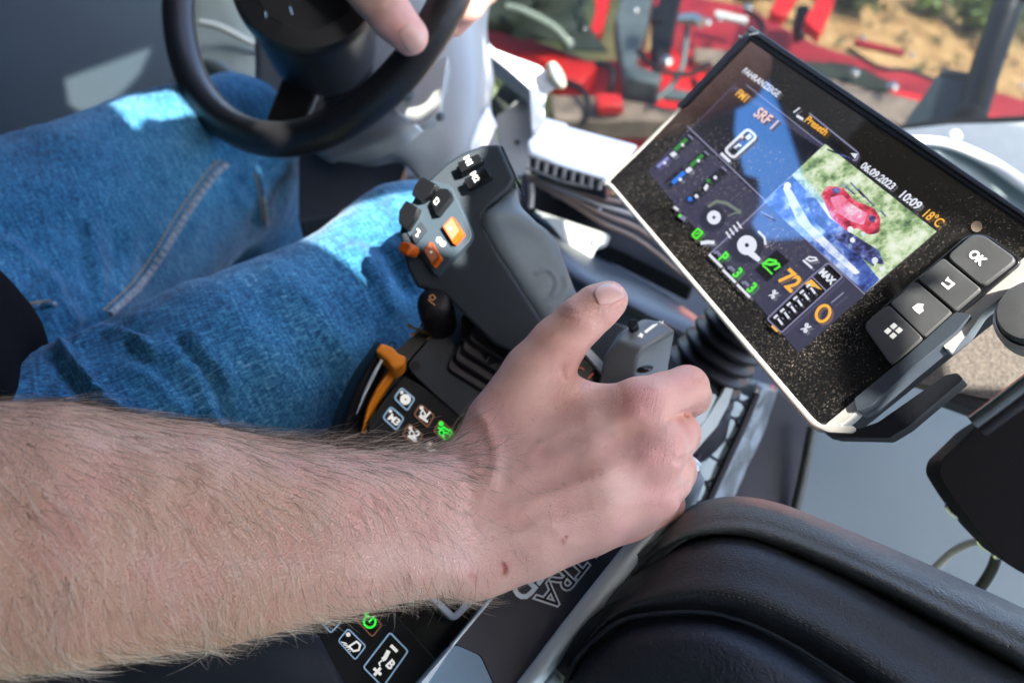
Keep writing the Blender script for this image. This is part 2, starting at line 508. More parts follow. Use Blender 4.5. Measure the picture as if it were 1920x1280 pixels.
def leather(name, col, scale, strength, rough):
    m = bpy.data.materials.new(name); m.use_nodes = True
    n, l = nodes(m); b = n['Principled BSDF']
    b.inputs['Base Color'].default_value = (*col, 1); b.inputs['Roughness'].default_value = rough
    tc = n.new('ShaderNodeTexCoord'); v = n.new('ShaderNodeTexVoronoi'); v.feature = 'SMOOTH_F1'
    w = n.new('ShaderNodeTexNoise'); w.inputs['Scale'].default_value = scale * .4; w.inputs['Detail'].default_value = 3
    mx = n.new('ShaderNodeMix'); mx.data_type = 'VECTOR'; mx.inputs[0].default_value = .012
    l.new(tc.outputs['Object'], mx.inputs[4]); l.new(tc.outputs['Object'], w.inputs['Vector']); l.new(w.outputs['Color'], mx.inputs[5])
    v.inputs['Scale'].default_value = scale; l.new(mx.outputs[1], v.inputs['Vector'])
    bn = n.new('ShaderNodeBump'); bn.inputs['Strength'].default_value = strength; bn.inputs['Distance'].default_value = .0008
    l.new(v.outputs['Distance'], bn.inputs['Height']); l.new(bn.outputs[0], b.inputs['Normal'])
    r = n.new('ShaderNodeMapRange'); r.inputs[3].default_value = rough - .1; r.inputs[4].default_value = rough + .12
    l.new(w.outputs[0], r.inputs[0]); l.new(r.outputs[0], b.inputs['Roughness'])
    return m
M['leather'] = leather('black_leather', (.010, .017, .030), 420, .7, .55)
M['hide'] = leather('smooth_hide', (.024, .029, .035), 560, .5, .48)
M['shell'] = leather('grained_plastic', (.085, .095, .095), 620, .8, .42)
M['wheelrim'] = leather('worn_wheel_rim', (.014, .014, .016), 500, .35, .36)
# ------------------------------------------------------------------ ground and outside
def ground_material():
    m = bpy.data.materials.new('dry_sandy_soil'); m.use_nodes = True
    n, l = nodes(m); b = n['Principled BSDF']; b.inputs['Roughness'].default_value = .95
    tc = n.new('ShaderNodeTexCoord')
    c0 = n.new('ShaderNodeTexNoise'); c0.inputs['Scale'].default_value = 9; c0.inputs['Detail'].default_value = 6; l.new(tc.outputs['Object'], c0.inputs['Vector'])
    a = n.new('ShaderNodeTexNoise'); a.inputs['Scale'].default_value = 3.2; a.inputs['Detail'].default_value = 8; a.inputs['Roughness'].default_value = .65
    l.new(tc.outputs['Object'], a.inputs['Vector'])
    r = n.new('ShaderNodeValToRGB'); e = r.color_ramp.elements
    e[0].position = .30; e[0].color = (.11, .085, .04, 1); e[1].position = .62; e[1].color = (.60, .38, .17, 1)
    k = e.new(.42); k.color = (.36, .20, .08, 1)
    l.new(a.outputs[0], r.inputs[0])
    # dry sand strip ahead of the mower, darker grass everywhere else
    sx = n.new('ShaderNodeSeparateXYZ'); l.new(tc.outputs['Object'], sx.inputs[0])
    g1 = n.new('ShaderNodeTexNoise'); g1.inputs['Scale'].default_value = 1.6; l.new(tc.outputs['Object'], g1.inputs['Vector'])
    def lin(src, lo, hi):
        q = n.new('ShaderNodeMapRange'); q.interpolation_type = 'SMOOTHSTEP'; q.inputs[1].default_value = lo; q.inputs[2].default_value = hi; l.new(src, q.inputs[0]); return q.outputs[0]
    def mul(u, v):
        q = n.new('ShaderNodeMath'); q.operation = 'MULTIPLY'; l.new(u, q.inputs[0]); l.new(v, q.inputs[1]); return q.outputs[0]
    ma = mul(mul(lin(sx.outputs[1], 2.2, 2.8), lin(sx.outputs[1], 9.0, 7.5)), mul(lin(sx.outputs[0], -.3, .5), lin(sx.outputs[0], 8, 6)))
    mx = n.new('ShaderNodeMix'); mx.data_type = 'RGBA'; l.new(ma, mx.inputs[0]); l.new(r.outputs[0], mx.inputs[7])
    gr = n.new('ShaderNodeValToRGB'); gr.color_ramp.elements[0].color = (.025, .04, .012, 1); gr.color_ramp.elements[1].color = (.07, .09, .03, 1)
    l.new(c0.outputs[0], gr.inputs[0]); l.new(gr.outputs[0], mx.inputs[6]); l.new(mx.outputs[2], b.inputs['Base Color'])
    c = n.new('ShaderNodeTexNoise'); c.inputs['Scale'].default_value = 22; c.inputs['Detail'].default_value = 8
    l.new(tc.outputs['Object'], c.inputs['Vector'])
    bn = n.new('ShaderNodeBump'); bn.inputs['Strength'].default_value = .8; bn.inputs['Distance'].default_value = .06
    l.new(c.outputs[0], bn.inputs['Height']); l.new(bn.outputs[0], b.inputs['Normal'])
    return m
g = mesh_obj('ground', [(-150, -150, 0), (150, -150, 0), (150, 150, 0), (-150, 150, 0)], [[0, 1, 2, 3]], ground_material(), smooth=0)
tag(g, kind='structure')

def ground_hit(px, py, z=0.0):
    r = RW @ np.array([(px - 960) / F, (640 - py) / F, -1.0])
    return CAM + r * (z - CAM[2]) / r[2]

# leafy weeds beyond the mower
def leaf_mat(nm, c):
    m = mat(nm, c, .5, var=.4, vscale=14)
    nodes(m)[0]['Principled BSDF'].inputs['Subsurface Weight'].default_value = 0
    return m
M['leaf'] = leaf_mat('green_leaf', (.10, .16, .03)); M['leafdry'] = leaf_mat('dull_leaf', (.075, .095, .03))
M['stem'] = mat('brown_stem', (.10, .075, .035), .8)
def weed(label, px, py, n, spread, height, seed, m):
    rg = np.random.default_rng(seed); base = ground_hit(px, py)
    root = empty('weed', label, 'weed', base, 'weeds growing beyond the red machine')
    st = MB(); lf = MB()
    for i in range(n):
        an = rg.uniform(0, 6.28); le = rg.uniform(.5, 1) * height; out = rg.uniform(.1, 1) * spread
        tip = base + np.array([math.cos(an) * out, math.sin(an) * out, le])
        mid = base + (tip - base) * .5 + np.array([0, 0, le * .12])
        path = cr([base, mid, tip], 7)
        st.tube(path, np.linspace(.007, .002, 7), 5)
        for j in range(2, 7):
            for q in range(3):
                dr = np.array([rg.normal(), rg.normal(), rg.normal() * .5]); dr /= np.linalg.norm(dr)
                up = np.cross(dr, [rg.normal(), rg.normal(), rg.normal()]); up /= np.linalg.norm(up)
                L = rg.uniform(.05, .11); w = L * .3; o = path[j]
                sag = np.array([0, 0, -L * .15])
                lf.add([o, o + dr * L * .35 + up * w, o + dr * L * .8 + up * w * .6 + sag, o + dr * L + sag * 1.6,
                        o + dr * L * .8 - up * w * .6 + sag, o + dr * L * .35 - up * w], [[0, 1, 2, 3, 4, 5]])
    st.build('stem', M['stem'], root); lf.build('foliage', m, root, smooth=0)
weed('bright green weed at the top right, left of the dark pole', 1808, 62, 26, .42, .42, 3, M['leaf'])
weed('low olive weed behind the two red hooks', 1580, 20, 16, .40, .3, 5, M['leafdry'])
weed('sparse green weed at the right of the dark pole', 1950, 95, 9, .25, .2, 9, M['leaf'])
weed('dull weed at the top of the frame right of the silver bolts', 1400, 0, 12, .30, .22, 12, M['leafdry'])
weed('thin weed beside the bright weed, nearest the sand', 1735, 30, 8, .3, .26, 15, M['leaf'])
lit = MB(); rg = np.random.default_rng(4)
for i in range(420):
    px, py = rg.uniform(1350, 1990), rg.uniform(-60, 160)
    o = ground_hit(px, py) + np.array([0, 0, .01 + rg.random() * .03]); a = rg.uniform(0, 6.28); L = rg.uniform(.02, .07)
    d = np.array([math.cos(a), math.sin(a), rg.normal() * .3]) * L; w = np.array([-math.sin(a), math.cos(a), .3]) * L * .35
    lit.add([o - d, o + w, o + d, o - w], [[0, 1, 2, 3]], int(rg.random() > .55))
tag(lit.build('leaf_litter', [M['leafdry'], M['stem']], smooth=0), 'small dry leaves and twigs scattered over the sandy soil', 'litter', kind='stuff')

# ---- red front mower
mow = empty('mower', 'red front mower with dark canvas cover seen through the windscreen', 'mower', P(1400, 200, 3.3))
NV = (-.06, .50, .86)
PM = Plane(1400, 120, 3.3, NV)
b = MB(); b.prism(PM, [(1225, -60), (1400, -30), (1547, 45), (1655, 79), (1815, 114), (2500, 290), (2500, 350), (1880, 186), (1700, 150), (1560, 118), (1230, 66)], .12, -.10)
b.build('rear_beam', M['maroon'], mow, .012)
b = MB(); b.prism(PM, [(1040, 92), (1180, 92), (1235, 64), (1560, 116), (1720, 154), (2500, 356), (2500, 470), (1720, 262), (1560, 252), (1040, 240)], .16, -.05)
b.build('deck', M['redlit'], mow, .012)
b = MB(); b.prism(PM, [(880, 36), (915, 58), (985, 86), (1075, 118), (1120, 140), (1090, 176), (1000, 150), (900, 118), (870, 90)], .10, .05)
b.build('side_rail', M['red'], mow, .01)
b = MB(); b.prism(PM, [(1300, 88), (1400, 96), (1560, 140), (1680, 176), (1790, 205), (1790, 232), (1690, 232), (1560, 190), (1400, 140), (1300, 112)], .06, .0)
b.build('dusty_beam', M['rust'], mow, .008)
b = MB(); b.prism(PM, [(1480, 115), (1590, 122), (1680, 160), (1660, 178), (1560, 150), (1490, 138)], .03, .012)
b.build('dirt_cake', M['tarp'], mow, .01)
# canvas cover
rows = []
for i, y in enumerate(np.linspace(0, 1, 6)):
    r = []
    for j, x in enumerate(np.linspace(0, 1, 8)):
        px = (880 + 230 * x) + y * 10; top = -70; bot = 52 + 48 * x
        py = top + (bot - top) * y
        r.append((px + 25 * math.sin(j * 2.1 + i), py, 3.25 + .04 * math.sin(j * 1.7 + i * 2.3)))
    rows.append(r)
loft('canvas_cover', rows, M['tarp'], mow, 30, 24, .01)
b = MB()
b.tube(*pxtube([(950, 12, 3.15), (985, 22, 3.13), (1040, 52, 3.13), (1072, 88, 3.14)], 7)); b.build('cover_strap', mat('pale_strap', (.25, .30, .26), .7), mow)
def hook(pts, lift, label=None):
    b = MB(); b.prism(PM, round_poly(pts, 9), .05, lift); return tag(b.build('hook', M['redlit'], mow, .008), label)
hook([(1113, 24), (1146, 23), (1136, 60), (1128, 98), (1108, 104), (1106, 92), (1116, 60)], .1)
hook([(1446, 16), (1480, 13), (1487, 36), (1474, 52), (1462, 78), (1430, 70), (1446, 40)], .12)
hook([(1513, 36), (1546, 34), (1548, 58), (1536, 88), (1520, 124), (1490, 96), (1512, 66)], .15)
b = MB(); b.prism(PM, round_poly([(1487, 30), (1512, 28), (1514, 62), (1490, 74)], 8), .08, .05)
b.build('pin_block', M['black'], mow, .01)
b = MB(); b.prism(PM, [(1170, -40), (1240, -40), (1232, 2), (1217, 62), (1208, 118), (1186, 190), (1236, 206), (1226, 226), (1165, 215), (1149, 103), (1158, 72), (1168, 20)], .12, .18)
b.build('lift_arm', M['hitch'], mow, .012)
b = MB(); b.prism(PM, [(1249, 22), (1276, 27), (1262, 94), (1250, 160), (1222, 190), (1214, 150), (1224, 90), (1236, 50)], .10, .20)
b.build('lift_arm', M['black'], mow, .01)
b = MB(); b.tube(*pxtube([(1289, 50, 3.0), (1280, 120, 3.0), (1262, 158, 3.0), (1232, 186, 3.0)], 6)); b.build('latch_rod', M['hitch'], mow)
b = MB(); b.tube(*pxtube([(1118, 119, 3.1), (1140, 124, 3.08), (1149, 140, 3.07), (1146, 162, 3.07), (1139, 186, 3.1)], 6)); b.build('bent_rod', M['black'], mow)
def bolt(px, py, r, lift, par=mow, pl=None, m='chrome', h=.8):
    pl = pl or PM; rr = S(r, pl.d(px, py)); c = pl.raw(px, py, lift)
    b = MB()
    b.lathe(c, pl.n, [(rr * 1.0, 0), (rr * 1.0, rr * .18), (rr * .98, rr * .25), (rr * .7, rr * .25)], 20)
    b.lathe(c + pl.n * rr * .25, pl.n, [(rr * .72, 0), (rr * .72, rr * .5 * h), (rr * .6, rr * .6 * h), (rr * .25, rr * .62 * h)], 6)
    return b.build('bolt', M[m], par)
for px, py, r, l in [(1236, 20, 17, .2), (1296, 34, 17, .25), (1318, 90, 9, .12), (1596, 157, 9, .05), (1664, 187, 11, .06), (1392, 64, 9, .12), (1043, 94, 7, .14), (1240, 202, 12, .22)]:
    bolt(px, py, r, l)
b = MB(); b.tube(*pxtube([(1276, 38, 2.98), (1300, 36, 2.95), (1316, 44, 2.93)], 11)); b.build('pin', M['chrome'], mow)
b = MB(); b.prism(PM, [(1030, 214), (1130, 216), (1260, 240), (1320, 262), (1040, 262)], .1, .1); b.build('lower_frame', M['rust'], mow, .01)
b = MB(); b.prism(PM, [(1112, 236), (1160, 240), (1166, 262), (1118, 264)], .05, .17); b.build('reflector', M['red'], mow, .01)

for k, (pts, w, m_) in enumerate([([(1052, 150, 3.12), (1090, 168, 3.08), (1104, 205, 3.06), (1090, 236, 3.08)], 6, 'black'), ([(1196, 96, 2.98), (1230, 128, 2.94), (1290, 140, 2.96), (1330, 118, 3.0)], 5, 'black'),
                                  ([(1300, 150, 3.02), (1310, 186, 2.98), (1285, 220, 2.98)], 6, 'black'), ([(1400, 20, 3.2), (1430, 48, 3.15), (1424, 84, 3.1)], 5, 'black'), ([(1590, 92, 3.1), (1650, 128, 3.06), (1700, 132, 3.06), (1752, 150, 3.06)], 4, 'black')]):
    b = MB(); b.tube(*pxtube(pts, w)); b.build('hydraulic_hose', M[m_], mow)
for px, py, r, l in [(1070, 130, 5, .14), (1096, 108, 4, .14), (1345, 60, 6, .06), (1420, 108, 5, .08), (1500, 84, 5, .06), (1610, 96, 5, .06), (1700, 128, 5, .06), (1850, 172, 6, .06), (1900, 186, 5, .06), (1182, 150, 7, .32), (1198, 60, 6, .32), (1556, 66, 6, .2)]: bolt(px, py, r, l)
for pts, l, m_ in [([(1340, 30), (1400, 44), (1398, 54), (1338, 40)], .03, 'ink'), ([(1600, 84), (1690, 104), (1690, 112), (1598, 92)], .03, 'maroon'), ([(1210, 150), (1236, 150), (1230, 176), (1206, 176)], .34, 'black'), ([(1240, 232), (1300, 242), (1296, 256), (1236, 250)], .18, 'hitch')]:
    b = MB(); b.prism(PM, pts, .02, l); b.build('plate', M[m_] if m_ != 'ink' else M['white'], mow, .003)
# ---- pole and plate in front of the cab
pl_ = MB(); pl_.tube(*pxtube([(1906, -40, 1.75), (1872, 60, 1.74), (1843, 145, 1.72), (1817, 236, 1.70)], 27, 20), n=20)
po = pl_.build('pole', mat('dark_steel_tube', (.018, .025, .032), .3, metal=.3, var=.1, vscale=20)); tag(po, 'dark steel pole leaning outside the windscreen at the top right', 'pole')
b = MB()
for (px, py) in [(1893, 0), (1858, 102), (1836, 168)]:
    c = P(px, py, 1.735); ax = P(1817, 236, 1.70) - P(1906, -40, 1.75); ax /= np.linalg.norm(ax)
    b = MB(); b.lathe(c, ax, [(.0300, -.002), (.0312, -.001), (.0312, .001), (.0300, .002)], 28); b.build('weld_ring', M['black'], po)
b = MB(); b.sphere(P(1814, 222, 1.68), .028); b.build('foot', M['rubber'], po)
PP = Plane(1760, 190, 1.78, (-.1, .25, .95))
b = MB(); b.prism(PP, round_poly([(1765, 131), (1815, 141), (1790, 240), (1688, 242)], 6), .02)
o = b.build('mudguard_plate', mat('blue_grey_plate', (.10, .16, .21), .5, var=.08, vscale=10), None, .003)
tag(o, 'flat blue grey plate left of the pole foot outside the windscreen', 'plate')
b = MB(); b.prism(PP, [(1767, 128), (1818, 138), (1812, 152), (1760, 142)], .02, .004); b.build('edge_band', M['hitch'], o, .003)

# ---- windscreen
def glass_mat(tint=(.42, .44, .43), refl=.12):
    m = bpy.data.materials.new('window_glass'); m.use_nodes = True
    n, l = nodes(m); n.remove(n['Principled BSDF']); out = n['Material Output']
    t = n.new('ShaderNodeBsdfTransparent'); t.inputs[0].default_value = (*tint, 1)
    gl = n.new('ShaderNodeBsdfGlossy'); gl.inputs['Roughness'].default_value = .02; gl.inputs['Color'].default_value = (.9, .95, 1, 1)
    fr = n.new('ShaderNodeFresnel'); fr.inputs[0].default_value = 1.5
    mu = n.new('ShaderNodeMath'); mu.operation = 'MULTIPLY'; mu.inputs[1].default_value = refl
    mx = n.new('ShaderNodeMixShader'); l.new(fr.outputs[0], mu.inputs[0]); l.new(mu.outputs[0], mx.inputs[0])
    l.new(t.outputs[0], mx.inputs[1]); l.new(gl.outputs[0], mx.inputs[2]); l.new(mx.outputs[0], out.inputs[0])
    return m
PW = Plane(1400, 200, 1.5, (-.15, .25, .95))
b = MB(); b.prism(PW, [(880, -160), (2700, -160), (2700, 205), (1690, 240), (1200, 275), (985, 240), (900, 120)], .004)
o = b.build('windscreen', glass_mat(), smooth=0); tag(o, 'clear glass windscreen in front of the red mower', 'windscreen')
b = MB(); b.tube(*pxtube([(1660, 246, 1.46), (1760, 232, 1.46), (1860, 226, 1.46), (2500, 208, 1.46)], 7)); b.build('seal', M['rubber'], o)
# ------------------------------------------------------------------ cab shell
PF = Plane(700, 500, 1.45, UPC)
b = MB(); b.prism(PF, [(-400, 100), (300, -10), (700, 60), (940, 300), (1040, 480), (1500, 500), (2000, 420), (2300, 1500), (-400, 1500)], .05)
tag(b.build('floor', M['dark'], smooth=0), kind='structure')

# left door and front panels
PD = Plane(120, 120, 1.25, (.55, .12, .82))
b = MB(); b.prism(PD, round_poly([(-500, -300), (330, -300), (345, 60), (318, 190), (262, 300), (-60, 700), (-500, 900)], 30), .04)
door = b.build('door', M['doorskin'], None, .01); tag(door, 'dark blue grey cab door lining beside the left knee', 'door')
b = MB(); b.tube(*pxtube([(-40, 150, 1.2), (-10, 60, 1.22), (30, -10, 1.25), (60, -60, 1.27)], 8)); b.build('trim_bead', M['panel'], door)
rows = [[(330, -80, 1.5), (345, 60, 1.45), (330, 180, 1.4), (300, 330, 1.38)],
        [(380, -80, 1.45), (395, 40, 1.42), (400, 180, 1.38), (400, 330, 1.36)],
        [(470, -80, 1.42), (470, 70, 1.38), (480, 200, 1.36), (500, 330, 1.34)],
        [(600, -80, 1.42), (600, 100, 1.38), (600, 240, 1.36), (610, 330, 1.34)]]
o = loft('front_panel', rows, M['teal'], None, 20, 20, .01); tag(o, 'grey green front panel seen through the steering wheel', 'panel')
b = MB(); b.tube(*pxtube([(375, 42, 1.37), (415, 52, 1.365), (465, 78, 1.36), (520, 100, 1.36)], 6)); b.build('panel_seam', mat('seam_grey', (.3, .34, .32), .6), o)
b = MB(); b.tube(*pxtube([(365, 128, 1.3), (410, 135, 1.28), (455, 180, 1.26), (470, 235, 1.25), (470, 300, 1.25)], [16, 20, 22, 20, 18]))
o = b.build('rubber_hose', mat('dark_green_rubber', (.03, .042, .042), .5)); tag(o, 'thick dark hose curving behind the wheel rim near the floor', 'hose')

# ---- steering column
colm = empty('steering_column', 'light grey steering column cowl with bolts under the steering wheel', 'steering column', P(720, 300, 1.0))
rows = [[(470, -60, 1.02), (478, 90, 1.0), (484, 206, .98), (540, 268, .96), (600, 288, .95)],
        [(560, -60, .97), (590, 90, .95), (610, 200, .92), (640, 280, .90), (690, 312, .91)],
        [(690, -70, .95), (715, 90, .91), (720, 200, .88), (715, 270, .87), (752, 306, .89)],
        [(800, -80, .95), (815, 60, .91), (815, 170, .885), (810, 260, .875), (795, 345, .89)],
        [(890, -80, .98), (880, 40, .94), (890, 150, .91), (885, 260, .895), (860, 380, .91)],
        [(946, -80, 1.06), (914, 40, 1.02), (926, 148, 1.0), (921, 200, .98), (938, 300, .98)]]
loft('cowl', rows, M['grey'], colm, 34, 44, .006)
PC = Plane(780, 200, .868, (-.05, .2, .97))
b = MB(); b.prism(PC, round_poly([(752, 168), (842, 104), (832, 170), (826, 214), (792, 240), (768, 236), (738, 214)], 12), .03, .004)
b.build('mounting_pad', M['silver'], colm, .006)
rows = [[(590, 285, .92), (640, 262, .90), (700, 232, .875), (742, 205, .868)],
        [(620, 300, .895), (680, 275, .87), (735, 245, .852), (772, 228, .85)],
        [(660, 306, .895), (715, 296, .875), (760, 275, .86), (795, 246, .86)]]
loft('lower_cowl', rows, M['silver'], colm, 22, 20, .01)
bolt(766, 183, 12, .006, colm, PC, 'hitch'); bolt(829, 230, 9, .012, colm, PC, 'hitch')
b = MB()
b.prism(Plane(690, 330, .94, (.1, .4, .9)), round_poly([(560, 290), (610, 285), (690, 312), (756, 300), (762, 312), (748, 345), (640, 400), (560, 420)], 10), .03)
b.build('lower_skirt', M['navy'], colm, .006)
b = MB(); b.tube(*pxtube([(530, 250, 1.0), (545, 330, 1.05), (560, 400, 1.1), (575, 470, 1.2)], [45, 34, 30, 30])); b.build('shaft_boot', M['rubber'], colm)
b = MB(); b.prism(Plane(700, 420, 1.2, (.1, .4, .9)), [(560, 330), (780, 330), (760, 470), (560, 470)], .03); b.build('pedal_plate', M['black'], colm)
# side flank in sun, right of the cowl
rows = [[(880, 330, .93), (905, 290, .93), (932, 236, .95)], [(868, 300, .90), (896, 262, .90), (922, 214, .93)], [(858, 285, .90), (884, 250, .9), (915, 200, .93)]]
loft('side_flank', rows, M['white'], colm, 14, 14, .01)

# bracket, roller, plate beside the column
brk = empty('mirror_bracket', 'pale grey bracket with a round roller right of the steering column', 'bracket', P(1000, 180, 1.1))
PB = Plane(980, 170, 1.1, (.1, .35, .93))
b = MB(); b.prism(PB, round_poly([(908, 70), (925, 92), (966, 108), (1016, 126), (1030, 160), (1018, 182), (1022, 232), (998, 250), (994, 166), (950, 128), (912, 100)], 8), .03)
b.build('arm', M['white'], brk, .006)
c = P(1036, 146, 1.05); ax = Dw((.75, .3, .5))
b = MB(); b.lathe(c, ax, [(.010, -.02), (.013, -.018), (.013, .0), (.010, .002)], 24); b.build('roller', M['white'], brk)
b = MB(); b.lathe(c + ax * .001, ax, [(.0125, 0), (.017, .001), (.018, .004), (.017, .008), (.012, .009)], 24); b.build('washer', mat('brass_washer', (.45, .42, .30), .4, metal=.6), brk)
b = MB(); b.prism(Plane(960, 260, 1.12, (-.1, .3, .95)), round_poly([(926, 222), (960, 196), (996, 166), (1000, 256), (990, 330), (930, 330), (935, 240)], 6), .01)
b.build('gusset', M['grey'], brk, .002)
b = MB(); b.disc(Plane(970, 268, 1.118, (-.1, .3, .95)), 970, 268, 5, .0015); b.build('hole', M['black'], brk)
b = MB(); b.prism(Plane(950, 170, 1.16, (0, .3, .95)), [(915, 195), (935, 165), (960, 140), (1000, 165), (990, 190), (930, 225)], .01); b.build('dark_cover', M['tarp'], brk, .002)

# ---- vent box
vb = empty('vent_box', 'white topped vent box with a louvred front left of the touch screen', 'vent box', P(1080, 300, .98))
top = [(991, 262, .90), (1015, 240, .95), (1020, 220, 1.0), (1064, 232, 1.0), (1068, 238, .99), (1196, 272, .98), (1142, 336, .88), (1060, 312, .885), (993, 286, .89)]
def poly3(pts): return [P(*p) for p in pts]
def slab(b, pts, thick, up=UPC, m=0):
    V = poly3(pts); n = len(V); dn = -Dw(up) * thick
    b.add(V + [v + dn for v in V], [list(range(n)), list(range(2 * n - 1, n - 1, -1))] + [[i, n + i, n + (i + 1) % n, (i + 1) % n] for i in range(n)], m)
b = MB(); slab(b, top, .006); b.build('lid', M['white'], vb, .003)
b = MB(); slab(b, [(993, 286, .893), (1060, 312, .888), (1138, 336, .883), (1196, 274, .985), (1064, 236, 1.0), (1015, 242, .97)], .022, (.0, .85, .25)); b.build('body', M['black'], vb, .002)
b = MB()
for i in range(8):
    t = (i + .5) / 8; a = np.array([1000, 292, .884]) * (1 - t) + np.array([1134, 338, .872]) * t
    b.tube([P(a[0], a[1] + 1, a[2]), P(a[0] - 3, a[1] + 24 - 4 * t, a[2] + .004)], .0028, 8)
b.tube(*pxtube([(990, 292, .885), (1060, 316, .88), (1136, 339, .872)], 3)); b.tube(*pxtube([(988, 314, .89), (1055, 340, .884), (1112, 352, .878)], 3))
b.build('louvre', mat('grey_louvre', (.20, .20, .19), .5), vb)
bolt(1134, 341, 6, 0, vb, Plane(1134, 341, .868, (.1, .3, .95)))

# ---- bracket with bolts and deflector
tray = empty('bolted_bracket', 'black bolted bracket with folded strips under the vent box', 'bracket', P(1090, 390, .95))
PT = Plane(1090, 390, .95, (0, .45, .9))
b = MB(); b.prism(PT, round_poly([(978, 322), (1060, 345), (1190, 372), (1320, 480), (1300, 540), (1160, 470), (1060, 432), (985, 402), (974, 370)], 10), .03)
b.build('plate', M['black'], tray, .005)
for i, (dy, w, mm) in enumerate([(0, 5, 'rust'), (14, 4, 'trim'), (30, 5, 'rust'), (46, 4, 'rust')]):
    b = MB(); b.tube(*pxtube([(988, 330 + dy * .1, .925), (1060, 352 + dy * .5, .91), (1130, 372 + dy, .90), (1200, 392 + dy * 1.3, .90), (1290, 450 + dy * 1.6, .90)], w)); b.build('folded_strip', M[mm], tray)
for px, py in [(1039, 372), (1119, 402)]: bolt(px, py, 9, .006, tray, PT)
b = MB(); b.tube(*pxtube([(996, 345, .92), (997, 365, .92), (995, 390, .92)], 5)); b.build('pin', M['trim'], tray)
b = MB(); b.prism(Plane(1080, 440, .90, (.1, .35, .93)), round_poly([(1000, 392), (1060, 412), (1126, 434), (1146, 442), (1140, 456), (1120, 460), (1104, 496), (1086, 490), (1036, 424)], 7), .01)
o = b.build('deflector', mat('pale_green_plastic', (.36, .39, .37), .5, var=.05), None, .004); tag(o, 'pale grey deflector plate below the bolted bracket', 'deflector')
bolt(1114, 457, 7, .002, o, Plane(1080, 440, .90, (.1, .35, .93)))

# ---- dark dashboard shelf below the touch screen
rows = [[(1010, 420, .95), (1120, 480, .93), (1230, 540, .90), (1330, 610, .88)],
        [(1030, 440, .86), (1110, 498, .84), (1200, 540, .82), (1320, 610, .8)],
        [(1040, 470, .82), (1100, 520, .80), (1190, 570, .78), (1310, 630, .78)],
        [(1050, 520, .81), (1110, 566, .80), (1200, 602, .79), (1300, 650, .79)],
        [(1060, 560, .88), (1110, 600, .88), (1200, 640, .88), (1290, 690, .88)]]
o = loft('dash_shelf', rows, mat('blue_black_plastic', (.022, .03, .042), .38, bump=.2, bscale=1500, var=.1), None, 30, 30, .01); tag(o, 'blue black moulded shelf between the lever and the touch screen', 'shelf')

# ---- right dash
PR = Plane(1820, 330, 1.15, (-.15, .45, .88))
b = MB(); b.prism(PR, round_poly([(1640, 262), (1690, 242), (1780, 232), (2500, 216), (2500, 760), (1990, 600), (1700, 440)], 8), .03)
rd = b.build('side_dash', mat('pale_green_dash', (.17, .20, .195), .5, bump=.15, var=.05), None, .006); tag(rd, 'pale green side dash with a curved bright rim behind the touch screen', 'dashboard')
rows = [[(1690, 264, 1.135), (1780, 276, 1.12), (1860, 312, 1.10), (1930, 362, 1.08), (1990, 400, 1.07)],
        [(1700, 276, 1.14), (1780, 292, 1.13), (1850, 326, 1.115), (1915, 380, 1.1), (1980, 420, 1.09)],
        [(1710, 300, 1.12), (1770, 330, 1.11), (1820, 370, 1.1), (1880, 420, 1.09), (1950, 470, 1.08)],
        [(1720, 380, 1.08), (1770, 400, 1.07), (1820, 430, 1.06), (1880, 480, 1.05), (1950, 520, 1.05)]]
loft('inner_bowl', rows, M['teal'], rd, 30, 20, .01)
b = MB(); b.tube(*pxtube([(1680, 262, 1.115), (1770, 268, 1.105), (1850, 300, 1.09), (1920, 346, 1.07), (1990, 392, 1.06)], [7, 8, 10, 12, 13])); b.build('bright_rim', M['white'], rd)
b = MB(); b.sphere(P(1790, 256, 1.1), .008); b.build('knob', M['white'], rd)

# ---- right side cover, door post, strips
PS = Plane(1650, 950, .82, (-.25, .25, .93))
b = MB(); b.prism(PS, round_poly([(1520, 770), (1600, 700), (2600, 700), (2600, 1700), (1400, 1700), (1470, 960)], 14), .03)
o = b.build('side_cover', M['panel'], None, .008); tag(o, 'plain blue grey side cover below the touch screen handle', 'cover')
PK = Plane(1440, 850, .76, (.25, .1, .96))
b = MB(); b.prism(PK, round_poly([(1455, 730), (1530, 790), (1505, 900), (1478, 1000), (1330, 1000), (1395, 870)], 8), .03)
o = b.build('post', M['black'], None, .008); tag(o, 'matt black post between the storage net and the side cover', 'post')
b = MB(); b.tube(*pxtube([(1523, 800, .752), (1508, 880, .752), (1492, 950, .752), (1476, 1010, .752)], 9)); b.build('edge_bead', mat('olive_edge', (.03, .034, .024), .5), o)
rows = [[(1395, 700, .74), (1370, 780, .72), (1330, 860, .71), (1290, 960, .70), (1260, 1020, .7)],
        [(1425, 715, .72), (1392, 800, .71), (1352, 880, .70), (1315, 960, .69), (1280, 1020, .69)],
        [(1462, 725, .74), (1436, 800, .73), (1400, 880, .72), (1370, 950, .71), (1340, 1010, .71)]]
def crinkle(nm):
    m = mat(nm, (.09, .105, .105), .22, var=.35, vscale=35)
    return m
o = loft('plastic_liner', rows, crinkle('creased_grey_film'), None, 24, 34, .003); tag(o, 'creased shiny grey liner strip right of the storage net', 'liner')
for v in o.data.vertices:
    k = mnoise.noise(v.co * 45) * .006 + mnoise.noise(v.co * 110) * .002; v.co += Vector(Dw((0, .2, 1)) * k)
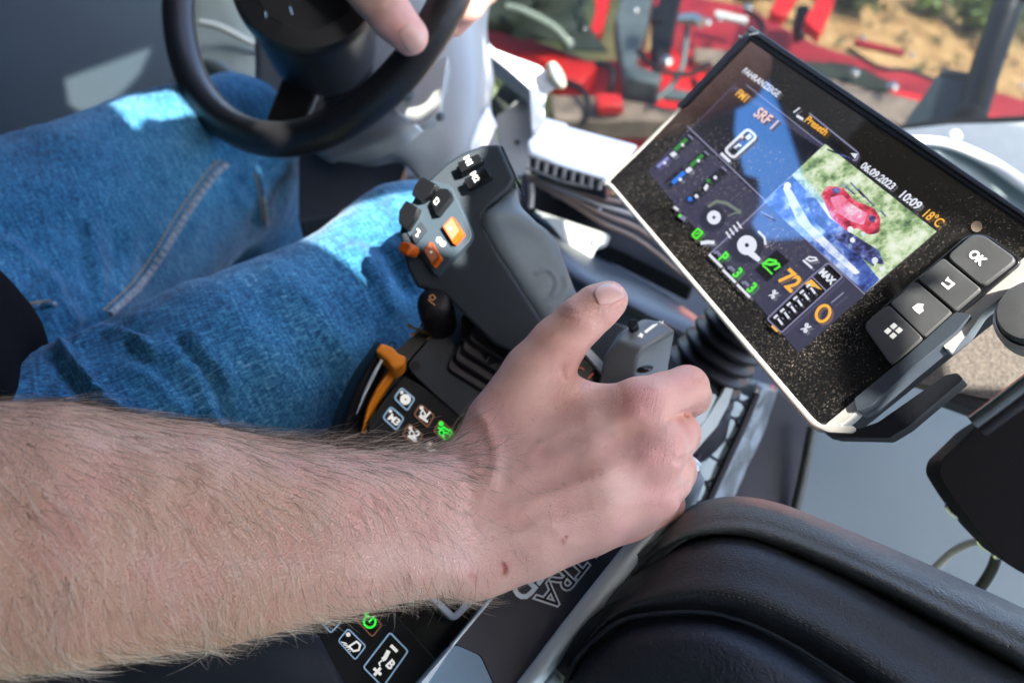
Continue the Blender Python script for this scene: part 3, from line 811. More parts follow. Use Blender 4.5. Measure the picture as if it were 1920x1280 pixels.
# storage net
net = empty('storage_net', 'black storage net over pale pocket right of the hand', 'storage net', P(1330, 850, .69))
rows = [[(1372, 720, .70), (1340, 790, .69), (1300, 860, .68), (1262, 940, .67), (1230, 1000, .67)],
        [(1394, 740, .71), (1360, 810, .70), (1322, 880, .69), (1290, 950, .68), (1260, 1020, .68)],
        [(1412, 745, .73), (1380, 815, .72), (1345, 890, .71), (1310, 970, .70), (1280, 1030, .70)]]
loft('pocket', rows, mat('pale_green_grey_liner', (.30, .34, .31), .6, var=.12, vscale=30), net, 12, 26, .003)
b = MB()
# cords
A = cr([(1374, 722, .668), (1342, 790, .658), (1302, 862, .648), (1264, 942, .64), (1232, 1004, .64)], 15)
B_ = cr([(1418, 738, .685), (1386, 812, .675), (1350, 890, .665), (1312, 972, .655), (1284, 1034, .655)], 15)
A2 = cr(A, 9); B2 = cr(B_, 9); rgn = np.random.default_rng(21)
def mid(i, f): 
    j = min(i + 1, 8); q = (A2[i] * (1 - f) + B2[i] * f) * .5 + (A2[j] * (1 - f) + B2[j] * f) * .5
    return q + np.array([rgn.normal() * 2, rgn.normal() * 2, .006 * math.sin(3.1 * f)])
for i in range(8):
    u, w_ = mid(i, .33), mid(i, .68)
    for seg in ([A2[i], u], [A2[i + 1], u], [u, w_], [w_, B2[i]], [w_, B2[i + 1]]): b.tube(cr([P(*seg[0]), P(*((seg[0] + seg[1]) / 2 + [1.5, 1.5, .001])), P(*seg[1])], 5), .0013, 7)
b.build('mesh_cord', M['rubber'], net)
b = MB(); b.tube([P(*q) for q in B_], .0035, 8); b.tube([P(*q) for q in A], .0028, 8); b.build('edge_cord', M['rubber'], net)
# pale strip in front of net
b = MB(); PL = Plane(1330, 800, .62, (.3, .2, .93))
b.prism(PL, round_poly([(1378, 716), (1366, 758), (1344, 800), (1310, 838), (1286, 868), (1262, 890), (1256, 870), (1290, 826), (1322, 790), (1346, 752), (1362, 724)], 5), .01)
o = b.build('edge_strip', mat('pale_ivory_strip', (.62, .64, .58), .45, var=.05), None, .003); tag(o, 'pale curved edge strip beside the fingers and the net', 'strip')
b = MB(); b.prism(PL, round_poly([(1340, 742), (1316, 790), (1280, 826), (1262, 850), (1254, 838), (1284, 796), (1306, 752), (1328, 738)], 5), .01, .004); b.build('inner_lip', mat('ivory_lip', (.68, .70, .64), .5), o, .003)

# ---- rubber bellows
a0, a1 = P(1300, 726, .665), P(1405, 585, .635); ax = a1 - a0; L = np.linalg.norm(ax); ax /= L
b = MB(); prof = []
for i in range(7):
    h = L * i / 7; R = .034 - .0012 * i
    prof += [(R - .007, h), (R - .002, h + L * .02), (R, h + L * .055), (R - .001, h + L * .085), (R - .007, h + L * .12)]
b.lathe(a0, ax, prof, 40)
o = b.build('rubber_bellows', M['rubber'], smooth=70); tag(o, 'ribbed black rubber bellows between the hand and the touch screen', 'bellows')
b = MB(); b.lathe(a0 - ax * .02, ax, [(.03, -.03), (.042, -.02), (.044, .0), (.036, .018)], 40); b.build('base_collar', M['rubber'], o)
# ------------------------------------------------------------------ armrest console
NC = (.25, .35, .9)
CON = Plane(780, 780, .54, NC)
con = empty('armrest_console', 'black tractor armrest console with backlit buttons under the forearm', 'control console', P(750, 1000, .52))
b = MB()
b.prism(CON, round_poly([(842, 566), (700, 682), (640, 770), (606, 862), (540, 930), (250, 1100), (-80, 1190), (-80, 1420), (900, 1420), (1290, 880), (1330, 700), (1200, 600), (1000, 540)], 14), .07, -.014)
b.build('body', M['black'], con, .008)
# plate with a screw, beside the boot
b = MB(); b.prism(CON, round_poly([(815, 622), (850, 590), (905, 560), (1060, 640), (1010, 800), (940, 900), (884, 800), (776, 703), (764, 683)], 8), .02, .0)
b.build('screw_plate', M['navy'], con, .0025)
b = MB(); b.prism(CON, round_poly([(700, 690), (842, 570), (905, 556), (818, 618), (760, 680), (752, 706), (716, 748)], 6), .02, -.004)
b.build('front_plate', mat('olive_dark_plate', (.026, .03, .026), .5, bump=.3, bscale=1500), con, .002)
b = MB(); b.ring(CON, 779, 686, 7, 4, .0006); b.disc(CON, 779, 686, 5, .0003); b.build('screw', M['black'], con)
b = MB()   # gold shift pattern
for a_, c_ in [((768, 612), (808, 628)), ((775, 628), (794, 608))]: b.strip(CON, [a_, c_], 4, .0004 + .0001 * (a_[0] > 770))
for x, y in [(767, 611), (773, 628), (791, 609)]: b.disc(CON, x, y, 4, .0007)
for x, y in [(796, 620), (804, 632)]: b.strip(CON, [(x - 6, y + 6), (x + 8, y - 4)], 3, .0008)
b.build('shift_symbol', M['inkgold'], con)
# key pad
PAD = Plane(780, 780, .5345, NC)
b = MB(); b.prism(PAD, round_poly([(757, 702), (686, 792), (700, 826), (800, 910), (940, 930), (884, 800), (800, 728)], 14), .012, 0)
b.build('button_pad', M['black'], con, .003)
rg = np.random.default_rng(2)
def key(corners, frame, icons, pl, lift=.0014, led='led', frame_w=3.2):
    """a raised key: dark cap, printed frame, lamp and symbol"""
    b = MB(); b.prism(pl, round_poly(corners, 4), .003, lift); k = b.build('button', M['gloss'], con, .0006)
    b = MB(); b.strip(pl, round_poly([(x + (cx - x) * .06, y + (cy - y) * .06) for (x, y) in corners for cx, cy in [np.mean(corners, 0)]], 5), frame_w, lift + .0003, closed=True)
    b.build('frame', M[frame], k)
    c = np.array(corners, float); o = c[3]; u = c[0] - c[3]; v = c[2] - c[3]      # o: corner, axes to neighbours
    return k, lift + .0004
def sym(k, name, m, pl, lift, draw):
    b = MB(); b.z = lift; draw(b, pl); b.build(name, M[m] if isinstance(m, str) else m, k)
def gear(b, pl, x, y, r):
    pts = []
    for i in range(16):
        rr = r * (1.0 if i % 2 == 0 else .72)
        for dt in (-.13, .13):
            t = 2 * math.pi * i / 16 + dt; pts.append((x + rr * math.cos(t), y + rr * math.sin(t)))
    b.strip(pl, [((px - x) * .68 + x, (py - y) * .68 + y) for px, py in pts], r * .62, closed=True)
G1 = [(751.5, 726.7), (778, 748.5), (763, 772.6), (737.5, 747.4)]
k, z = key(G1, 'inkblue', None, PAD)
sym(k, 'lamp', 'led', PAD, z, lambda b, p: b.disc(p, 752.5, 737, 3.4))
sym(k, 'symbol', 'ink', PAD, z, lambda b, p: gear(b, p, 759.5, 750, 10))
def oil(n, x, y):
    def f(b, p):
        b.strip(p, [(x - 2, y - 8), (x + 3, y - 1), (x + 1, y + 4), (x - 5, y + 2), (x - 6, y - 3)], 2.6, closed=True)
        b.glyph(p, (x + 7, y + 1), (37, 30), 15, n, bold=.04)
        b.strip(p, [(x - 9, y + 3), (x + 7, y + 14)], 4.5)
    return f
G2 = [(787, 758), (815, 780), (801, 803.6), (774, 778)]
k, z = key(G2, 'inkbrown', None, PAD)
sym(k, 'lamp', 'led', PAD, z, lambda b, p: b.disc(p, 789.5, 766, 3.6)); sym(k, 'symbol', 'ink', PAD, z, oil('1', 794, 778))
G3 = [(825, 787), (853, 812.5), (837, 833), (811, 809)]
k, z = key(G3, 'inkbrown', None, PAD); tag(k, 'button with a green lit tractor symbol')
sym(k, 'lamp', 'green', PAD, z, lambda b, p: b.disc(p, 826, 795.5, 4.6))
def tractor(b, p):
    b.ring(p, 827, 812, 4.6, 2.8); b.ring(p, 836, 818.5, 6.4, 3.2)
    b.strip(p, [(820, 803), (826, 805), (831, 802), (838, 807), (844, 808), (847, 814), (843, 818)], 3.4)
sym(k, 'symbol', 'green', PAD, z, tractor)
G4 = [(862, 818), (890, 842), (874, 866), (848, 842)]
k, z = key(G4, 'inkbrown', None, PAD); sym(k, 'lamp', 'led', PAD, z, lambda b, p: b.disc(p, 864.5, 828.5, 4)); sym(k, 'symbol', 'ink', PAD, z, lambda b, p: gear(b, p, 866, 843, 8))
G5 = [(731.6, 762), (758, 785), (743, 809), (716, 784)]
k, z = key(G5, 'inkblue', None, PAD)
sym(k, 'lamp', 'led', PAD, z, lambda b, p: b.disc(p, 731.5, 772, 3.4))
sym(k, 'symbol', 'ink', PAD, z, lambda b, p: b.glyph(p, (738.5, 788), (37, 30), 13, 'M3', bold=.04))
G6 = [(765.6, 794), (793.7, 816.4), (781, 839), (752.7, 816)]
k, z = key(G6, 'inkbrown', None, PAD)
sym(k, 'lamp', 'led', PAD, z, lambda b, p: b.disc(p, 768.5, 803.5, 3.6)); sym(k, 'symbol', 'ink', PAD, z, oil('2', 773, 815))
G7 = [(804, 825), (832, 848), (818, 870), (791, 848)]
k, z = key(G7, 'inkbrown', None, PAD)
sym(k, 'lamp', 'led', PAD, z, lambda b, p: b.disc(p, 805, 834, 3.8)); sym(k, 'symbol', 'ink', PAD, z, lambda b, p: b.strip(p, [(798, 840), (806, 848), (812, 845), (822, 848)], 4))

# lower key panel
LOW = Plane(690, 1200, .478, NC)
b = MB(); b.prism(LOW, round_poly([(560, 1150), (724, 1130), (822, 1240), (740, 1370), (650, 1310), (540, 1196)], 10), .012, 0)
b.build('lower_pad', M['black'], con, .0035)
b = MB(); b.prism(LOW, round_poly([(700, 1080), (900, 1060), (948, 1092), (852, 1205), (826, 1240), (722, 1140)], 8), .01, -.006); b.build('recess', M['gloss'], con, .002)
K1 = [(682, 1134), (717.5, 1171), (698, 1195), (664, 1160)]
k, z = key(K1, 'inkbrown', None, LOW, frame_w=2.5); tag(k, 'button with a green lit power symbol')
def power(b, p):
    a = [(692.5 + 11 * math.cos(t), 1165 + 11 * math.sin(t)) for t in np.linspace(-.55, -.55 + 2 * math.pi * .84, 22)]
    b.strip(p, a, 4); b.strip(p, [(691, 1166), (701, 1155)], 3.6)
sym(k, 'lamp', 'green', LOW, z, lambda b, p: b.disc(p, 685.5, 1149, 5)); sym(k, 'symbol', 'green', LOW, z, power)
K2 = [(652, 1176), (687, 1211), (666, 1238), (632, 1200)]
k, z = key(K2, 'inkblue', None, LOW, frame_w=2.6)
def beam(b, p):
    b.strip(p, [(654, 1211), (668, 1202), (675, 1208), (672, 1218), (662, 1220)], 3.6, closed=True)
    for i in range(5): b.strip(p, [(650 - i * .4 + i * 2.0, 1206 + i * 3.4), (639 + i * 4.2, 1203 + i * 4.6)], 2.1)
sym(k, 'lamp', 'led', LOW, z, lambda b, p: b.disc(p, 652.5, 1189, 4.2)); sym(k, 'symbol', 'ink', LOW, z, beam)
K3 = [(622, 1134), (640, 1166), (620, 1188), (590, 1152)]
k, z = key(K3, 'inkblue', None, LOW, frame_w=2.6)
sym(k, 'symbol', 'ink', LOW, z, lambda b, p: b.sheet(p, [(604, 1160), (616, 1150), (630, 1158), (622, 1170), (626, 1164), (612, 1168)]))
K4 = [(731, 1182), (767, 1219), (717, 1290), (678, 1251)]
k, z = key(K4, 'inkblue', None, LOW, frame_w=3); tag(k, 'long button with plus, minus and B marks')
def pm(b, p):
    b.strip(p, [(732, 1209), (744, 1221)], 6)
    b.strip(p, [(700, 1252), (714, 1264)], 5.6); b.strip(p, [(713, 1251), (701, 1265)], 5.6)
    b.glyph(p, (732, 1245), (38, 45), 16, 'B', bold=.04)
    b.strip(p, [(728, 1219), (721, 1233), (716, 1236)], 8); b.strip(p, [(716, 1237), (710, 1242), (712, 1248)], 2.6)
sym(k, 'symbol', 'ink', LOW, z, pm)
# pale blue cup frame
CUP = Plane(850, 1110, .486, NC)
b = MB(); b.strip(CUP, round_poly([(800, 1085), (811, 1118), (852, 1158), (886, 1124), (930, 1062), (880, 1030), (830, 1040)], 7), 11, 0, closed=True)
b.build('pocket_frame', M['rail'], con, solid=.006, bevel=.0012)
# cover plate with lettering and rails
COV = Plane(1000, 1150, .478, NC)
b = MB(); b.prism(COV, round_poly([(946, 1090), (1000, 1010), (1240, 720), (1290, 790), (1170, 1040), (966, 1300), (935, 1300), (902, 1228), (852, 1206)], 6), .02, 0)
cover = b.build('cover_plate', mat('purple_black_cover', (.030, .030, .042), .5, bump=.3, bscale=1600, var=.08), con, .002)
b = MB(); b.z = .0005
T = 'VALTRA'
d = np.array([-.629, .777])
s0, s1 = np.array([1164, 964]), np.array([1018, 1141])
b.text(COV, s0 + (-6, -4), s1 + (-4, -2), T, .0005, 0, .045, .95, .0)
t0, t1 = np.array([1156, 900]), np.array([975, 1112])
b.text(COV, t0 + (-12, -1), t1 + (-8, 5), 'UNLIMITED', .0005, 0, .03, 1.0, .0)
b.text(COV, s0 + (-6, -4), s1 + (-4, -2), T, .0008, 1, -.008, .95, .0, .045)
b.build('lettering', [mat('pale_lettering', (.86, .92, .95), .5), M['black']], cover, smooth=0)
b = MB(); b.strip(COV, [(1000, 1022), (944, 1094), (851, 1205), (760, 1320)], 5, .0012); b.build('silver_edge', M['rail'], con, solid=.004)
b = MB(); b.prism(COV, round_poly([(852, 1207), (900, 1228), (932, 1300), (932, 1340), (740, 1340), (780, 1290)], 10), .02, .001); b.build('fender_flare', mat('blue_flare', (.17, .27, .36), .42, var=.05), con, .006, 4)
b = MB(); b.prism(COV, round_poly([(850, 1206), (792, 1292), (740, 1370), (725, 1350), (800, 1264)], 4), .01, .004); b.build('flare_ridge', M['rail'], con, .002)
rows = [[(1292, 850, .47), (1230, 950, .468), (1160, 1034, .466), (1060, 1160, .462), (965, 1284, .458), (920, 1340, .456)],
        [(1306, 866, .462), (1250, 960, .458), (1180, 1050, .456), (1085, 1170, .453), (992, 1286, .450), (950, 1340, .45)],
        [(1312, 880, .468), (1262, 972, .466), (1196, 1064, .462), (1104, 1180, .459), (1012, 1288, .456), (975, 1340, .455)]]
loft('rail', rows, M['rail'], con, 40, 10, .006)
rows = [[(1312, 884, .466), (1264, 976, .466), (1198, 1068, .462), (1106, 1184, .459), (1016, 1290, .456), (975, 1340, .455)],
        [(1318, 892, .475), (1272, 990, .474), (1212, 1080, .47), (1122, 1196, .467), (1040, 1292, .464), (1000, 1345, .463)],
        [(1322, 900, .495), (1280, 1004, .495), (1228, 1090, .49), (1140, 1206, .487), (1062, 1298, .484), (1030, 1350, .483)]]
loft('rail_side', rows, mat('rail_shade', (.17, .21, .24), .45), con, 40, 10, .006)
# armrest pad at the lower left
rows = [[(-80, 1180, .47), (200, 1160, .47), (420, 1140, .475), (560, 1130, .48)],
        [(-80, 1240, .445), (200, 1215, .445), (440, 1190, .45), (590, 1178, .46)],
        [(-80, 1320, .44), (240, 1290, .44), (480, 1250, .445), (640, 1272, .455)],
        [(-80, 1420, .45), (260, 1400, .45), (520, 1380, .45), (700, 1400, .46)]]
loft('armrest_pad', rows, M['dark'], con, 26, 26, .02)
# small lit display seen between thumb and forefinger
DS = Plane(1090, 690, .55, (.1, .3, .95))
b = MB(); b.prism(DS, round_poly([(1050, 690), (1085, 650), (1150, 690), (1130, 760), (1060, 740)], 6), .01, 0); ds = b.build('lamp_display', mat('dark_green_glass', (.016, .022, .014), .15), con, .002)
b = MB(); b.z = .0005
b.strip(DS, [(1074, 706), (1086, 712)], 3.5); b.strip(DS, [(1090, 712), (1100, 716)], 2.5)
b.build('blue_mark', emit('cyan_mark', (.05, .75, .9), .9), ds)
b = MB(); b.z = .0005
b.strip(DS, [(1083, 687), (1095, 693)], 3); b.strip(DS, [(1102, 710), (1112, 700)], 3)
b.build('red_mark', emit('red_mark', (.55, .12, .06), .5), ds)
b = MB(); b.prism(DS, round_poly([(1082, 652), (1100, 652), (1136, 690), (1130, 706)], 3), .01, .004); b.build('white_edge', M['white'], con, .001)

# ---- orange hand throttle in a curved slot
thr = empty('hand_throttle', 'orange hand throttle in a curved black slot at the left of the console', 'throttle lever', P(720, 690, .545))
rows = [[(704, 640, .552), (660, 704, .548), (630, 770, .545), (606, 850, .542), (596, 900, .54)],
        [(716, 644, .535), (676, 706, .53), (648, 770, .527), (628, 850, .525), (620, 900, .525)],
        [(728, 652, .537), (694, 710, .532), (668, 772, .529), (650, 850, .527), (644, 900, .527)],
        [(742, 662, .556), (712, 716, .55), (688, 776, .547), (672, 850, .545), (668, 900, .545)]]
loft('quadrant', rows, M['black'], thr, 26, 22, .006)
rows = [[(714, 672, .527), (700, 696, .524), (682, 734, .522), (668, 774, .520)], [(718, 675, .526), (705, 699, .523), (686, 737, .5215), (669, 777, .520)]]
loft('silver_arc', rows, M['rail'], thr, 20, 3, .001)
rows = [[(738, 688, .536), (716, 716, .532), (694, 758, .53), (684, 800, .528), (682, 812, .528)], [(752, 690, .54), (726, 730, .536), (704, 768, .534), (690, 804, .531), (686, 814, .53)]]
M['throttle'] = mat('bright_orange_plastic', (.98, .30, .01), .4)
loft('orange_slot', rows, M['throttle'], thr, 20, 4, .002)
TH = Plane(725, 665, .523, (.1, .35, .93))
b = MB(); b.prism(TH, [(703, 656), (714, 641), (738, 650), (744, 660), (763, 668), (757, 683), (739, 694), (730, 684), (727, 676)], .02, 0); b.build('handle', M['throttle'], thr, .0022, 3)
b = MB(); b.ring(TH, 735, 644, 6, 2.2, -.003); b.build('screw_ring', M['black'], thr)
# ------------------------------------------------------------------ drive lever
lev = empty('drive_lever', 'large dark multifunction drive lever with orange and black buttons', 'control lever', P(900, 690, .58))
LV = Plane(900, 450, .535, (-.12, .10, .985))
out = [(808, 332), (836, 305), (866, 286), (905, 271), (936, 269), (966, 334), (956, 352), (914, 390), (906, 404), (907, 420), (932, 472), (1042, 640), (1005, 700), (955, 658), (929, 648), (832, 553), (800, 540), (782, 540), (763, 503), (753, 470), (749, 432), (753, 408), (776, 370)]
b = MB(); b.prism(LV, out, .034, 0, taper=-.06); b.build('head', M['lever'], lev, .0022, 3)
b = MB(); b.prism(LV, [(936, 269), (944, 272), (976, 345), (966, 336)], .03, -.002, taper=-.04); b.build('head_edge', mat('green_grey_edge', (.06, .075, .07), .5), lev, .001)
# recessed key field, slightly proud sheet
LB = Plane(840, 430, .533, (-.30, .16, .94))
b = MB(); b.prism(LB, round_poly([(806, 338), (846, 348), (872, 404), (886, 438), (882, 452), (818, 518), (795, 486), (760, 430), (758, 410)], 6), .006, .0012); b.build('key_field', mat('blue_key_field', (.05, .075, .10), .42, bump=.25, bscale=1800), lev, .0012)
# grip: soft pad on the right flank
GR = Plane(1000, 480, .537, (.22, .12, .97))
g_out = [(957, 347), (975, 346), (979, 386), (1004, 415), (1033, 431), (1052, 452), (1070, 499), (1085, 536), (1096, 556), (1106, 590), (1100, 680), (1050, 660), (1023, 604), (980, 543), (939, 486), (913, 438), (905, 418), (907, 398), (931, 378)]
gv = Field(*(lambda w: (w.min(0) - .04, w.max(0) + .03))(np.array([GR.hit(x, y) for x, y in g_out])), .0016)
gx, gy, gd = None, None, None
sl, gg = gv.box(gv.lo, gv.lo + gv.h * gv.n)
W = np.stack([a.ravel() for a in gg], 1)
hgt = (W - GR.o) @ GR.n
# project on the plane along its normal, then to pixels for a 2D polygon distance
Wp = W - hgt[:, None] * GR.n; X_, Y_, _ = to_px(Wp)
def poly_sd(X, Y, poly):
    p = np.array(poly, float); d = np.full(len(X), 1e9); ins = np.zeros(len(X), bool)
    for i in range(len(p)):
        a, c = p[i - 1], p[i]; e = c - a
        t = np.clip(((X - a[0]) * e[0] + (Y - a[1]) * e[1]) / (e @ e), 0, 1)
        d = np.minimum(d, np.hypot(X - a[0] - e[0] * t, Y - a[1] - e[1] * t))
        cnd = ((a[1] > Y) != (c[1] > Y)) & (X < (c[0] - a[0]) * (Y - a[1]) / (c[1] - a[1] + 1e-12) + a[0]); ins ^= cnd
    return np.where(ins, -d, d)
sd = poly_sd(X_, Y_, round_poly(g_out, 14, 5)) * .537 / F
bow = .006 * np.exp(-((Y_ - 410) / 26) ** 2) - .006 * np.clip((Y_ - 430) / 200, 0, 1) * np.clip((X_ - 960) / 120, 0, 1)
q1 = sd + .009; q2 = np.abs(hgt + .012 - bow) - .013 + .009
gd = np.minimum(np.maximum(q1, q2), 0) + np.hypot(np.maximum(q1, 0), np.maximum(q2, 0)) - .009
gv.v = gd.reshape(gv.n).astype(np.float32)
V, Q = gv.mesh(); V = relax(V, Q, 4)
V = sculpt(V, Q, [([(1006, 512), (1026, 506), (1041, 522), (1042, 542), (1036, 552)], 3.4, .0018), ([(1025, 560), (1049, 553), (1061, 541), (1058, 519)], 2.8, .0015), ([(1033, 577), (1062, 566), (1077, 549)], 2.8, .0015), ([(1016, 530), (1026, 528)], 9, .0009)])
fast_mesh('grip_pad', V, Q, M['grip'], lev)
# buttons
def lbutton(pts, m, h, name='button', top=None, label=None, bev=.0010):
    b = MB(); b.prism(LB, round_poly(pts, 3), h + .004, h + .0012, taper=.06); k = b.build(name, M[m], lev, bev, 3)
    return tag(k, label)
def on(k, m, draw, h):
    b = MB(); b.z = h; draw(b, LB); b.build('symbol', M[m], k, smooth=0)
LM = Plane(890, 330, .5335, (-.12, .10, .985))
for pts, s_, p0, p1 in [([(860, 310), (899, 293), (907, 307), (868, 328)], 'M1', (877, 313), (884, 299)), ([(872, 340), (913, 321), (923, 336), (881, 358)], 'M2', (889, 345), (898, 328))]:
    b = MB(); b.prism(LM, round_poly(pts, 3), .007, .005, taper=.10); k = b.build('button', M['gloss'], lev, .0012, 3)
    b = MB(); b.glyph(LM, ((p0[0]+p1[0])/2, (p0[1]+p1[1])/2), (8, 14), 11, s_, .0053, 0, .04); b.build('lettering', M['ink'], k, smooth=0)
k = lbutton([(816, 384), (831, 360), (848, 361), (853, 376), (826, 410)], 'gloss', .006)
on(k, 'ink', lambda b, p: (b.strip(p, [(822, 386), (828, 378), (831, 381)], 2), b.strip(p, [(822, 386), (826, 391), (832, 383)], 1.6)), .0075)
k = lbutton([(775, 443), (792, 417), (804, 433), (782, 460)], 'navy', .002, label='blue grey key with an arrow symbol')
on(k, 'ink', lambda b, p: (b.strip(p, [(786, 432), (791, 436), (786, 444)], 2.6), b.strip(p, [(783, 444), (788, 447)], 2)), .0035)
lbutton([(800, 338), (826, 352), (815, 372), (797, 384), (780, 372), (786, 354)], 'gloss', .006, 'rocker')
lbutton([(770, 382), (792, 396), (787, 410), (770, 436), (756, 424), (757, 402)], 'gloss', .006, 'rocker')
k = lbutton([(835, 429), (853, 410), (874, 442), (857, 463)], 'orange', .004)
b = MB(); b.sheet(LB, [(838, 429), (853, 413), (867, 437), (853, 455)], .0054); b.disc(LB, 850, 433, 2.4, .0056, 1); b.build('worn_face', [M['salmon'], M['ink']], k)
k = lbutton([(800, 473), (813, 456), (832, 487), (819, 505)], 'orange', .004)
b = MB(); b.sheet(LB, [(803, 473), (813, 459), (827, 484), (816, 497)], .0054); b.disc(LB, 815, 477, 2.2, .0056, 1); b.build('worn_face', [M['salmon'], M['ink']], k)
b = MB(); b.z = .0014; gear(b, LB, 825, 451, 5.5); gear(b, LB, 832, 458, 5.5); b.build('gear_symbol', M['ink'], lev)
# orange side knob
b = MB(); b.prism(Plane(758, 466, .522, (-.4, .1, .9)), [(744, 461), (752, 450), (769, 454), (773, 466), (763, 480), (747, 474)], .012, 0, taper=-.1); b.build('side_knob', M['orange'], lev, .003, 4)
b = MB(); b.prism(Plane(775, 500, .545, (-.6, 0, .8)), round_poly([(752, 470), (785, 480), (800, 545), (778, 520)], 4), .01); b.build('side_plate', M['navy'], lev, .002)
b = MB(); b.z = .0005; PX = Plane(775, 490, .5425, (-.6, 0, .8)); b.strip(PX, [(765, 488), (770, 482)], 3); b.strip(PX, [(768, 494), (774, 490)], 2.5); b.build('side_symbol', M['inkorange'], lev)
# neck and bellows boot
b = MB()
bo = np.array([(838, 690), (846, 668), (866, 636), (900, 622), (990, 690), (965, 760), (912, 736)], float)
BT = Plane(900, 690, .558, NC)
for i in range(5):
    s_ = 1 - .055 * i; off = np.array([6, -11]) * i
    b.prism(BT, round_poly([tuple((q - bo.mean(0)) * s_ + bo.mean(0) + off) for q in bo], 12), .0058, .007 * i)
b.build('boot', mat('boot_rubber', (.022, .021, .028), .5, var=.2, vscale=40), lev, .0022, 3)
b = MB(); b.prism(Plane(910, 640, .548, (-.1, .2, .97)), round_poly([(866, 588), (945, 638), (966, 662), (918, 686), (863, 634)], 6), .03); nk = b.build('neck', M['black'], lev, .004)
b = MB(); b.z = .0006; PN = Plane(910, 640, .548, (-.1, .2, .97)); b.strip(PN, [(912, 678), (930, 652)], 2.4)
for i in range(6): b.strip(PN, [(868 + i * 8, 636 + i * 5.2), (873 + i * 8, 640 + i * 5.2 - (i % 3) * 2)], 1.6)
b.build('faint_scale', mat('faint_print', (.12, .12, .14), .5), nk)
# dark thumb wheel under the head
c0, c1 = P(812, 562, .532), P(826, 606, .566); ax = c0 - c1; L = np.linalg.norm(ax)
b = MB(); b.lathe(c1, ax, [(.0095, -.004), (.0112, 0), (.0118, L * .5), (.0112, L * .8), (.0098, L * .95), (.007, L * 1.0)], 32)
kn = b.build('rotary_knob', M['rubber'], lev, smooth=60)
b = MB(); b.z = .0005; KN = Plane(812, 562, .5235, (-.1, .35, .93)); b.strip(KN, [(806, 556), (812, 553), (817, 559), (812, 563), (807, 561)], 2.4, closed=True); b.strip(KN, [(803, 562), (816, 573)], 2.2); b.build('symbol', M['inkorange'], kn)

# ------------------------------------------------------------------ small valve lever held in the hand
vl = empty('valve_lever', 'small slate grey lever block with plus and minus marks held by the hand', 'control lever', P(1190, 760, .56))
def hull(name, rings, m, par, bev):
    V = []; Fs = []; n = len(rings[0])
    for r in rings: V += [P(*q) for q in r]
    for i in range(len(rings) - 1):
        for j in range(n):
            k = (j + 1) % n; Fs.append([i * n + j, i * n + k, (i + 1) * n + k, (i + 1) * n + j])
    Fs.append(list(range(n))[::-1]); Fs.append([(len(rings) - 1) * n + j for j in range(n)])
    o = mesh_obj(name, V, Fs, m, par, None, 30)
    bm_fix(o)
    md = o.modifiers.new('bevel', 'BEVEL'); md.width = bev; md.segments = 3; md.limit_method = 'ANGLE'; md.angle_limit = math.radians(18)
    return o
def bm_fix(o):
    import bmesh
    bm = bmesh.new(); bm.from_mesh(o.data); bmesh.ops.recalc_face_normals(bm, faces=bm.faces); bm.to_mesh(o.data); bm.free()
topr = [(1158, 637, .522), (1178, 615, .528), (1211, 598, .532), (1240, 603, .531), (1264, 620, .526), (1205, 652, .515)]
midr = [(1130, 672, .530), (1160, 625, .545), (1206, 598, .555), (1243, 604, .555), (1266, 622, .546), (1196, 668, .517)]
lowr = [(1124, 716, .535), (1150, 640, .565), (1200, 604, .575), (1243, 612, .575), (1253, 688, .552), (1190, 704, .524)]
botr = [(1120, 800, .56), (1150, 720, .59), (1200, 690, .60), (1243, 700, .60), (1250, 770, .58), (1190, 790, .55)]
hull('block', [botr, lowr, midr, topr], M['grip'] if False else mat('slate_block', (.15, .175, .19), .36, bump=.2, bscale=1800, var=.08), vl, .0018)
TP = Plane(1210, 622, .5215, (-.1, .55, .83))
VT = Plane(1205, 652, .515, (.05, .72, .69))
b = MB(); b.z = .0009
b.strip(VT, [(1196, 632), (1206, 629)], 3.2); b.strip(VT, [(1200, 626), (1203, 635)], 3.2)
b.strip(VT, [(1209, 625), (1226, 612)], 5); b.strip(VT, [(1226, 613), (1232, 609)], 3); b.strip(VT, [(1236, 611), (1237, 604)], 2); b.strip(VT, [(1241, 610), (1242, 604)], 2)
b.build('lettering', M['ink'], vl)
b = MB(); b.prism(Plane(1187, 606, .521, (-.2, .4, .9)), round_poly([(1179, 598), (1195, 597), (1197, 608), (1184, 618), (1177, 612)], 3), .012); b.build('thumb_switch', M['black'], vl, .0015)
b = MB(); b.disc(Plane(1208, 692, .514, (.0, .2, .97)), 1208, 693, 1, .0, 0, 20, ((15, -3), (2, 6))); b.build('hole', M['gloss'], vl, solid=.004)
